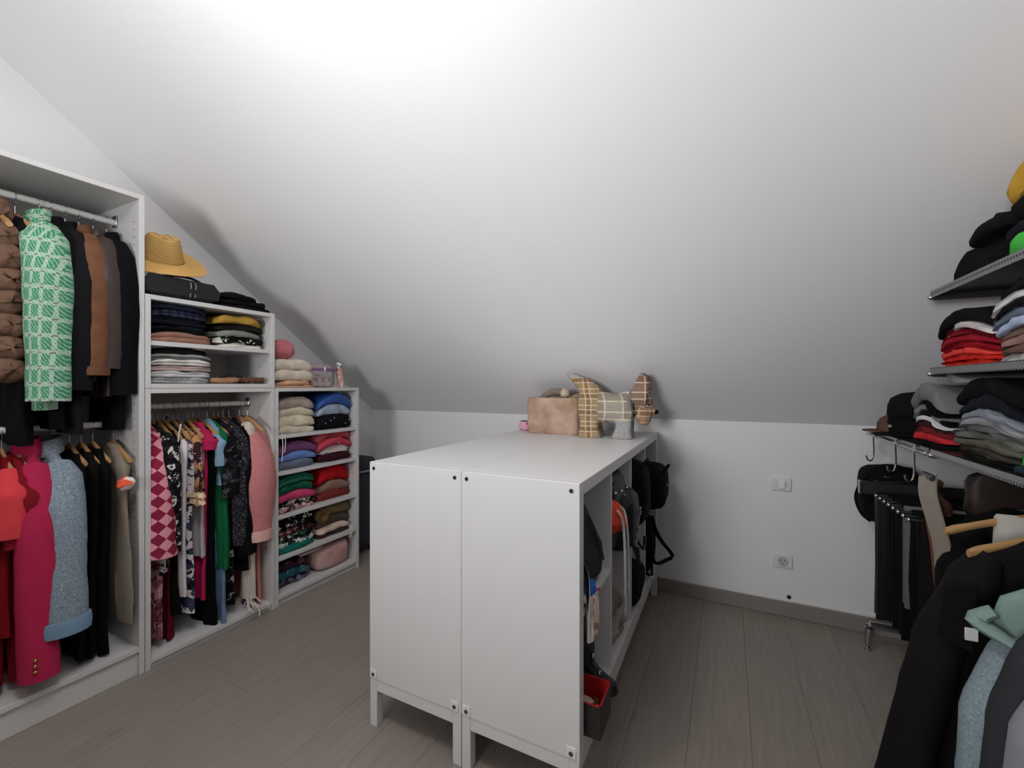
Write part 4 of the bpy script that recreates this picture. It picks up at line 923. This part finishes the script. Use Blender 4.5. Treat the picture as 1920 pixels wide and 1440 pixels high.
MB().tube([(RXR-ox, .62-oy, RZR), (RXR-ox, 1.88-oy, RZR)], .011, 12).build('clothes_rail', M_CHROME, t)
for yy in (1.84, 1.3, .7):
    MB().tube([(RXR-ox, yy-oy, RZR), (RXR-ox+.004, yy-oy, .992)], .007, 8).build('rail_bracket', M_CHROME, t)
MB().tube([(RXR-ox, .62-oy, .56), (RXR-ox, 1.2-oy, .56)], .011, 12).build('clothes_rail', M_CHROME, t)
for yy in (.64, 1.18):
    MB().tube([(RXR-ox, yy-oy, .56), (.01, yy-oy, .56)], .008, 8).build('rail_arm', M_CHROME, t)
# pull out trouser frame with rods
p_ = MB().box(.53-ox, .0, 2.39-oy, 2.41-oy, .735, .79, .003).build('trouser_frame', M_DARKMETAL, t, False)
MB().box(.522-ox, .53-ox, 2.385-oy, 2.415-oy, .733, .792, .002).build('end_plate', M_CHROME, p_, False)
MB().box(.94-ox, .96-ox, 1.88-oy, 2.388-oy, .74, .78, .002).build('trouser_frame', M_DARKMETAL, t, False)
rods = [2.262-.051*i for i in range(8)]
for y_ in rods:
    r_ = MB().tube([(.552-ox, y_-oy, .757), (.945-ox, y_-oy, .757)], .0055, 10).build('trouser_rod', M_CHROME, t)
    MB().ball((.55-ox, y_-oy, .757), .0075, 10, 7).build('rod_knob', M_CHROME, r_)
def over(y, x0, x1, z, L1, mat, label, nm='trousers', cat='trousers', th=.012, grp='dark trousers on the pull-out frame', n=12, seed=1, wob=.006):
    g = MB(); rings = []
    prof = [(-th, -L1), (-th*1.1, -L1*.6), (-th, -.05), (-th*.75, .004), (0, th*.9), (th*.75, .004), (th, -.05), (th*1.1, -L1*.6), (th, -L1*.97), (th*.35, -L1*.97), (th*.3, -.06), (0, -.012), (-th*.3, -.06), (-th*.35, -L1)]
    for i in range(n+1):
        u = i/n; xx = x0+(x1-x0)*u
        ring = []
        for a, b in prof:
            k = min(1, abs(b)/L1); q = Vector((xx, y+a, z+b)); dn = NV((xx*1.0+seed*3, seed*2.2, b*.6), 9)*wob*(.2+k)
            ring.append(q+Vector((dn.x*2*(1 if i in (0, n) else .3), dn.y, dn.z*k*2)))
        rings.append(ring)
    g.loft(rings); o = g.build(nm, mat, None); tag(o, label, cat, grp); return o
cols = [('#1a1a1d', 'black trousers on the rod nearest the knee wall'), ('#17171a', 'black trousers on the second rod from the knee wall'), ('#1b1a1c', 'black trousers on the third rod from the knee wall'), ('#161618', 'black trousers on the fourth rod from the knee wall'),
        ('#6a6e66', 'grey green trousers hanging between black ones on the frame'), ('#18181a', 'black trousers right of the grey green pair'), ('#1a191c', 'black trousers on second rod from the camera side'), ('#2b2320', 'dark brown trousers on the rod nearest the camera')]
for i, (c, lb) in enumerate(cols):
    over(rods[i], .585 if i != 4 else .58, .93, .7585, (.50 if i < 4 else .40 if i != 4 else .36), K(c), lb, seed=i+1, th=.013)
over(2.345, .568, .93, .74, .52, M_BLACKGLOSS, 'shiny black coated trousers hanging beside the frame bar', seed=33, th=.018)
bpy.data.objects[[o.name for o in bpy.data.objects if o.get('label', '').startswith('shiny black coated')][0]].location.z = -.0
# S hooks, backpack, straps
def shook(y, lab, flip=1):
    g = MB(); P = [(.012, 0, -.006), (.010, 0, .010), (0, 0, .0165), (-.012, 0, .010), (-.014, 0, -.01), (-.012, 0, -.06), (-.014, 0, -.09), (-.026, 0, -.108), (-.044, 0, -.102), (-.05, 0, -.085)]
    g.tube([(p[0]*flip, p[1], p[2]) for p in P], .0032, 8, smooth=5)
    o = g.build('s_hook', M_CHROME, None, loc=(XS-.008, y, .9865), ); o.rotation_euler = (0, 0, R(35)); tag(o, lab, 'hook', 's hooks on the rack rail')
shook(2.44, 'empty metal s-hook nearest the knee wall on the rack rail')
shook(2.16, 'metal s-hook in the middle of the rack rail above the backpack')
shook(1.975, 'metal s-hook holding the taupe canvas belt')
t = thing('backpack', 'black backpack with looped strap hanging against the knee wall under the shelf', 'backpack', (.655, 2.52, .585))
pillow_mesh(.17, .22, .265, 81, p=3.5, am=.010).build('body', M_BLACK, t)
t.rotation_euler = (0, 0, 0)
pillow_mesh(.05, .15, .12, 82, p=4).build('pocket', M_BLACK, t).location = (0, -.105, .03)
MB().tube([(-.085, -.06, .22), (-.115, -.07, .19), (-.135, -.07, .12), (-.115, -.07, .05), (-.08, -.06, .015)], .008, 8, flat=.6, smooth=6).build('strap', M_BLACK, t)
MB().tube([(-.05, -.02, .24), (-.03, -.03, .265), (.03, -.03, .265), (.05, -.02, .24)], .006, 8, smooth=5).build('handle', M_BLACK, t)
MB().tube([(-.05, -.094, .2), (.05, -.097, .21)], .003, 6).build('zip', M_CHROME, t)
for q in ((-.03, -.1, .225), (.0, -.097, .18), (-.06, -.085, .2)): MB().box(q[0]-.01, q[0]+.01, q[1]-.004, q[1], q[2]-.004, q[2]+.004, .001).build('buckle', M_CHROME, t)
def strap(name, label, pts, w, th, mat, cat='belt', buckle=True):
    t = thing(name, label, cat, pts[0]); P0 = Vector(pts[0]); P = spline([Vector(p)-P0 for p in pts], 6); g = MB(); rings = []
    for i, p in enumerate(P):
        d = (P[min(i+1, len(P)-1)]-P[max(i-1, 0)]).normalized(); side = Vector((.35, -.93, 0)).normalized(); side = (side-d*side.dot(d)).normalized(); nn = d.cross(side).normalized()
        rings.append([p+side*a*w/2+nn*b*th/2 for a, b in ((-1, -1), (1, -1), (1, 1), (-1, 1))])
    g.loft(rings).build('band', mat, t, False)
    if buckle: MB().box(-.006, .006, -w*.6, w*.6, -.012, .006, .002).build('buckle', M_DARKMETAL, t)
    return t
strap('canvas_belt', 'wide taupe canvas belt hanging from an s-hook on the rack', [(.575, 1.83, .925), (.565, 1.80, .87), (.57, 1.765, .80), (.58, 1.745, .72), (.585, 1.74, .6)], .06, .005, K('#8d857a', 'plain'))
strap('leather_belt', 'narrow brown leather belt behind the taupe canvas belt', [(.60, 1.87, .84), (.59, 1.855, .78), (.592, 1.83, .7), (.6, 1.82, .56)], .035, .005, plain('belt_brown', '#6b4436', .5))
t = thing('tie', 'brown leather strap with brass ring behind the canvas belt', 'strap', (.61, 1.86, .86))
MB().tube([(0, 0, .04), (-.02, -.02, .02), (-.01, -.03, -.01), (.01, -.02, -.03), (.02, 0, -.06)], .014, 8, smooth=5).build('knot', plain('strap_brown', '#5b3d33', .5), t)
r_ = MB().tube([(-.02+.012*math.cos(a), -.045, -.035+.012*math.sin(a)) for a in [2*PI*i/14 for i in range(15)]], .0025, 6).build('ring', M_GOLD, t); t.name = 'leather_strap'
strapbag('handbag', 'dark brown leather handbag hanging under the rack shelf behind the belts', (.78, 1.80, .79), .06, .26, .17, plain('bag_brown', '#2e221e', .5, 0, .3, .3, 12), seed=91, p=4, straps=[[(-.10, 0, .15), (-.08, -.01, .195), (0, -.01, .2), (.09, 0, .15)]])
over(1.655, .66, .90, .845, .30, K('#d9d3ca', 'plain'), 'cream trousers folded over a hanger behind the black coat', grp=None, th=.016, seed=44)
# ------------------------------------------------------------------ garments on the right rail
gr_ = 'coats and sweaters on the right rack rail'
M_H2 = wood_mat('pale_wood', '#b48d5a')
hanger(RXR, 1.655, RZR, 'wooden hanger under the cream folded trousers on the right rack', 0, M_H2, False)
garment('coat', 'plain black coat deepest on the right rack rail by the belts', 'coat', RXR+.02, 1.74, RZR, K('#141316'), .70, W=.16, T=.04, sleeve=.5, group=gr_, hang='dark hanger of the deepest black coat on the right rack', hmat=plain('dark_hanger', '#2c2624', .5))
tt = garment('coat', 'large black brown wool coat with white care tag at the right', 'coat', RXR, 1.50, RZR, K('#242022', 'plain'), .84, W=.215, T=.10, hem=1.2, lean=.07, sleeve=.76, r0=.06, r1=.075, flare=.15, rz=PI+R(4), group=gr_, hang='wooden hanger carrying the large black brown coat', hmat=M_H2, drop=.075, neck=.07, rip=.012, hs=1.12)
g = MB().poly([(.285, -.13), (.30, -.255), (.235, -.28), (.225, -.12)], .006, 'y', .075); g.build('inside_pocket', K('#262223'), tt)
MB().box(.226, .250, .079, .083, -.252, -.222, .001).build('care_tag', M_PLASTIC, tt)
M_GG = K('#7f958f', 'plain'); M_GG2 = K('#87979c', 'tweed', '#74858b', '#9aa8ad')
tt = garment('sweatshirt', 'sage green sweatshirt with grey sleeve, shoulder bow, at the right', 'sweatshirt', RXR+.028, 1.315, RZR, M_GG, .66, W=.27, T=.10, hem=.96, sleeve=.60, sd=.075, smat=M_GG2, r0=.046, r1=.05, flare=.045, rz=PI+R(8), group=gr_, hang='pale wooden hanger carrying the sage green sweatshirt', hmat=M_H2, drop=.115, neck=.06, dz=.06, hs=.9)
b = MB().tube([(.285, .02, -.135), (.308, .015, -.160), (.28, .05, -.182), (.245, .065, -.205), (.235, .075, -.245)], [.02, .024, .018, .02, .012], 10, flat=.6, smooth=5).build('shoulder_bow', M_GG, tt)
tt = garment('hoodie', 'dark charcoal hooded sweatshirt right of the sage green one', 'hoodie', RXR, 1.185, RZR, K('#35363a', 'plain'), .68, W=.235, T=.09, sleeve=.64, r0=.06, r1=.05, flare=.05, rz=PI+R(6), group=gr_, hang='pale wooden hanger carrying the charcoal hooded sweatshirt', hmat=M_H2, drop=.10, dz=.085)
M_LG = K('#8c8a90', 'plain')
tt = garment('sweater', 'pale grey sweater with white lace edge at the right frame border', 'sweater', RXR-.012, 1.06, RZR, M_LG, .52, W=.235, T=.06, sleeve=.38, r0=.06, r1=.065, flare=.03, rz=PI+R(3), group=gr_, hang='pale wooden hanger carrying the pale grey lace sweater', hmat=M_H2, drop=.11, dz=.10, cuff=(K('#c8c6c8', 'lace', '#8c8a90'), .05))
for i, yy in enumerate((1.02, 1.06)):
    hanger(RXR-.0, yy, .56, ['first', 'second'][i]+' pale wooden hanger on the lower rail of the right rack', R(10), M_H2, s=1.85)
# ------------------------------------------------------------------ piles on the rack shelves
xq = XS+.012
rk = 'folded clothes on the right rack'
stack([('folded_sweater', 'large black fleece', K('#1b1a1c', 'fur', scale=2), .085, 1, {'arch': .03, 'L': .40}), ('folded_sweater', 'black bulky sweater', K('#191819', 'knit'), .035, 1, {'L': .24, 'dy': -.07})], xq, 1.675, 1.52, -1, 'of far pile, top rack shelf', rk, arch=.01)
stack([('folded_shirt', 'vivid green t-shirt', K('#49b84a', 'plain'), .045, 1), ('folded_shirt', 'navy star dotted shirt', K('#20232c', 'dots', '#aab0b8', scale=.8), .03, 1), ('folded_sweater', 'black folded jumper', K('#17171a'), .055, 1), ('folded_sweater', 'mustard yellow fleece', K('#c79a3c', 'plain'), .06, 1)], xq, 1.385, 1.52, -1, 'of near pile, top rack shelf', rk, arch=.025, L=.33)
reds = [('orange red t-shirt', '#e03a26'), ('scarlet t-shirt', '#d62f28'), ('coral red t-shirt', '#e0453c'), ('dark red t-shirt', '#b01e2a'), ('crimson polo shirt', '#9c1a2c'), ('burgundy t-shirt', '#8a1c2c'), ('white t-shirt', '#d8d0cf'), ('black t-shirt', '#161517')]
stack([('folded_shirt', d, K(c, 'plain'), .012 if i < 6 else (.010 if i == 6 else .032), 1, {'dx': .002*i}) for i, (d, c) in enumerate(reds)], xq, 1.745, 1.268, -1, 'of red pile, middle rack shelf', rk, arch=.012, L=.31, lean=-.007)
cs = [('white t-shirt', '#dad6d6'), ('brown t-shirt', '#6a5048'), ('dusty rose t-shirt', '#a07a74'), ('taupe t-shirt', '#7c6459'), ('pale blue shirt', '#aebcd8'), ('slate blue shirt', '#6a7484'), ('black shirt', '#161618'), ('white undershirt', '#d4d2d4'), ('charcoal shirt', '#1b1b1d')]
stack([('folded_shirt', d, K(c, 'plain'), .015, 1, {'dx': .001*i}) for i, (d, c) in enumerate(cs)], xq, 1.425, 1.268, -1, 'of near pile, middle rack shelf', rk, arch=.012, L=.29)
ra = [('black flat top', '#1a1616', .014), ('bright red t-shirt', '#c8323c', .018), ('dark red t-shirt', '#6e2029', .014), ('maroon brown t-shirt', '#4a2a2a', .014), ('white t-shirt', '#dcd8d8', .007), ('black t-shirt', '#19181a', .014), ('light grey t-shirt', '#8f8e90', .016), ('black thin sweater', '#161618', .014)]
za, aa = stack([('folded_shirt', d, K(c, 'plain'), h, 1) for d, c, h in ra], xq, 2.01, 1.0, -1, 'of the mixed pile beside the caps', rk, arch=.014, L=.21)
o = fold_mesh(.25, .28, .045, 1, 301, aa*.8, aa).build('folded_sweater', K('#77777a', 'plain'), None, loc=(xq-.015, 1.99, za)); o.rotation_euler = (0, 0, PI); tag(o, 'mid grey rounded sweater bulging over the mixed pile', 'clothing', rk)
o = fold_mesh(.25, .30, .026, 1, 302, .0, .006).build('folded_sweater', K('#a5a4a2', 'plain'), None, loc=(xq+.02, 1.92, za+.05+aa)); o.rotation_euler = (R(-2), 0, PI-.1); tag(o, 'pale grey folded sweater topmost above the mid grey one', 'clothing', rk)
rb = [('dark olive top', '#2c2a22', .0155), ('olive t-shirt', '#4a483c', .0155), ('olive grey t-shirt', '#5e5d52', .0155), ('grey green t-shirt', '#7a7b75', .0155), ('grey t-shirt', '#8c8d8c', .0155), ('light grey t-shirt', '#9d9ea0', .0155), ('blue grey t-shirt', '#868c98', .018), ('navy sweater', '#252833', .03), ('black bulky sweater', '#141417', .045)]
stack([('folded_shirt', d, K(c, 'plain'), h, 1) for d, c, h in rb], xq, 1.655, 1.0, -1, 'of the grey pile on lowest rack shelf', rk, arch=.0095, L=.32, lean=-.005)
stack([('folded_shirt', 'dark teal t-shirt', K('#22323a'), .022, 1), ('folded_shirt', 'neon green running shirt', K('#3fc058'), .018, 1, {'L': .12})], xq, 1.40, 1.0, -1, 'of the small pile near the frame edge', rk, arch=.004, L=.17)
gc = 'caps on the lowest rack shelf'
def cap(label, y, z, mat, s=1.0, x=.70, badge=None, rz=0, peak=True):
    t = thing('cap', label, 'cap', (x, y, z), rz, gc)
    g = MB(); g.lathe([(.088*s, 0), (.092*s, .012), (.09*s, .04*s), (.078*s, .065*s), (.05*s, .082*s), (.001, .088*s)], 26, lambda p, a, r: p+NV(p+Vector((y, z, 0)), 20)*.006 if p.z > .002 else p); g.build('crown', mat, t)
    if peak:
        g = MB(); pts = []
        for i in range(13):
            a = PI*.68+PI*.64*i/12; pts.append((a, .088*s, .095*s+.05*math.sin(PI*i/12)))
        top = [Vector((r*math.cos(a), r*math.sin(a), zz)) for zz in (.004, .009) for a, r in ([(a, r0) for a, r0, r1 in pts]+[(a, r1) for a, r0, r1 in reversed(pts)])]
        n = len(pts)*2; fs = [list(range(n-1, -1, -1)), list(range(n, 2*n))]+[[i, (i+1) % n, n+(i+1) % n, n+i] for i in range(n)]
        g.add(top, fs); g.build('peak', mat, t)
    if badge: MB().box(-.094*s, -.086*s, -.03, .0, .035, .048, .002).build('badge', M_CHROME, t)
    return t
cap('flat brown suede cap at the far end of lowest rack shelf', 2.50, 1.0003, K('#6e5545', 'suede', '#5a4437'), .98, .70)
cap('black cap with small metal badge, lowest of the black caps', 2.335, 1.0003, M_BLACK, 1.1, .71, badge=True)
cap('black beanie in the middle of the stacked black caps', 2.335, 1.045, K('#1c1b1d', 'knit'), 1.12, .71, peak=False)
cap('black knitted beanie topmost of the stacked caps', 2.32, 1.085, K('#201f21', 'knit'), 1.16, .705, peak=False)
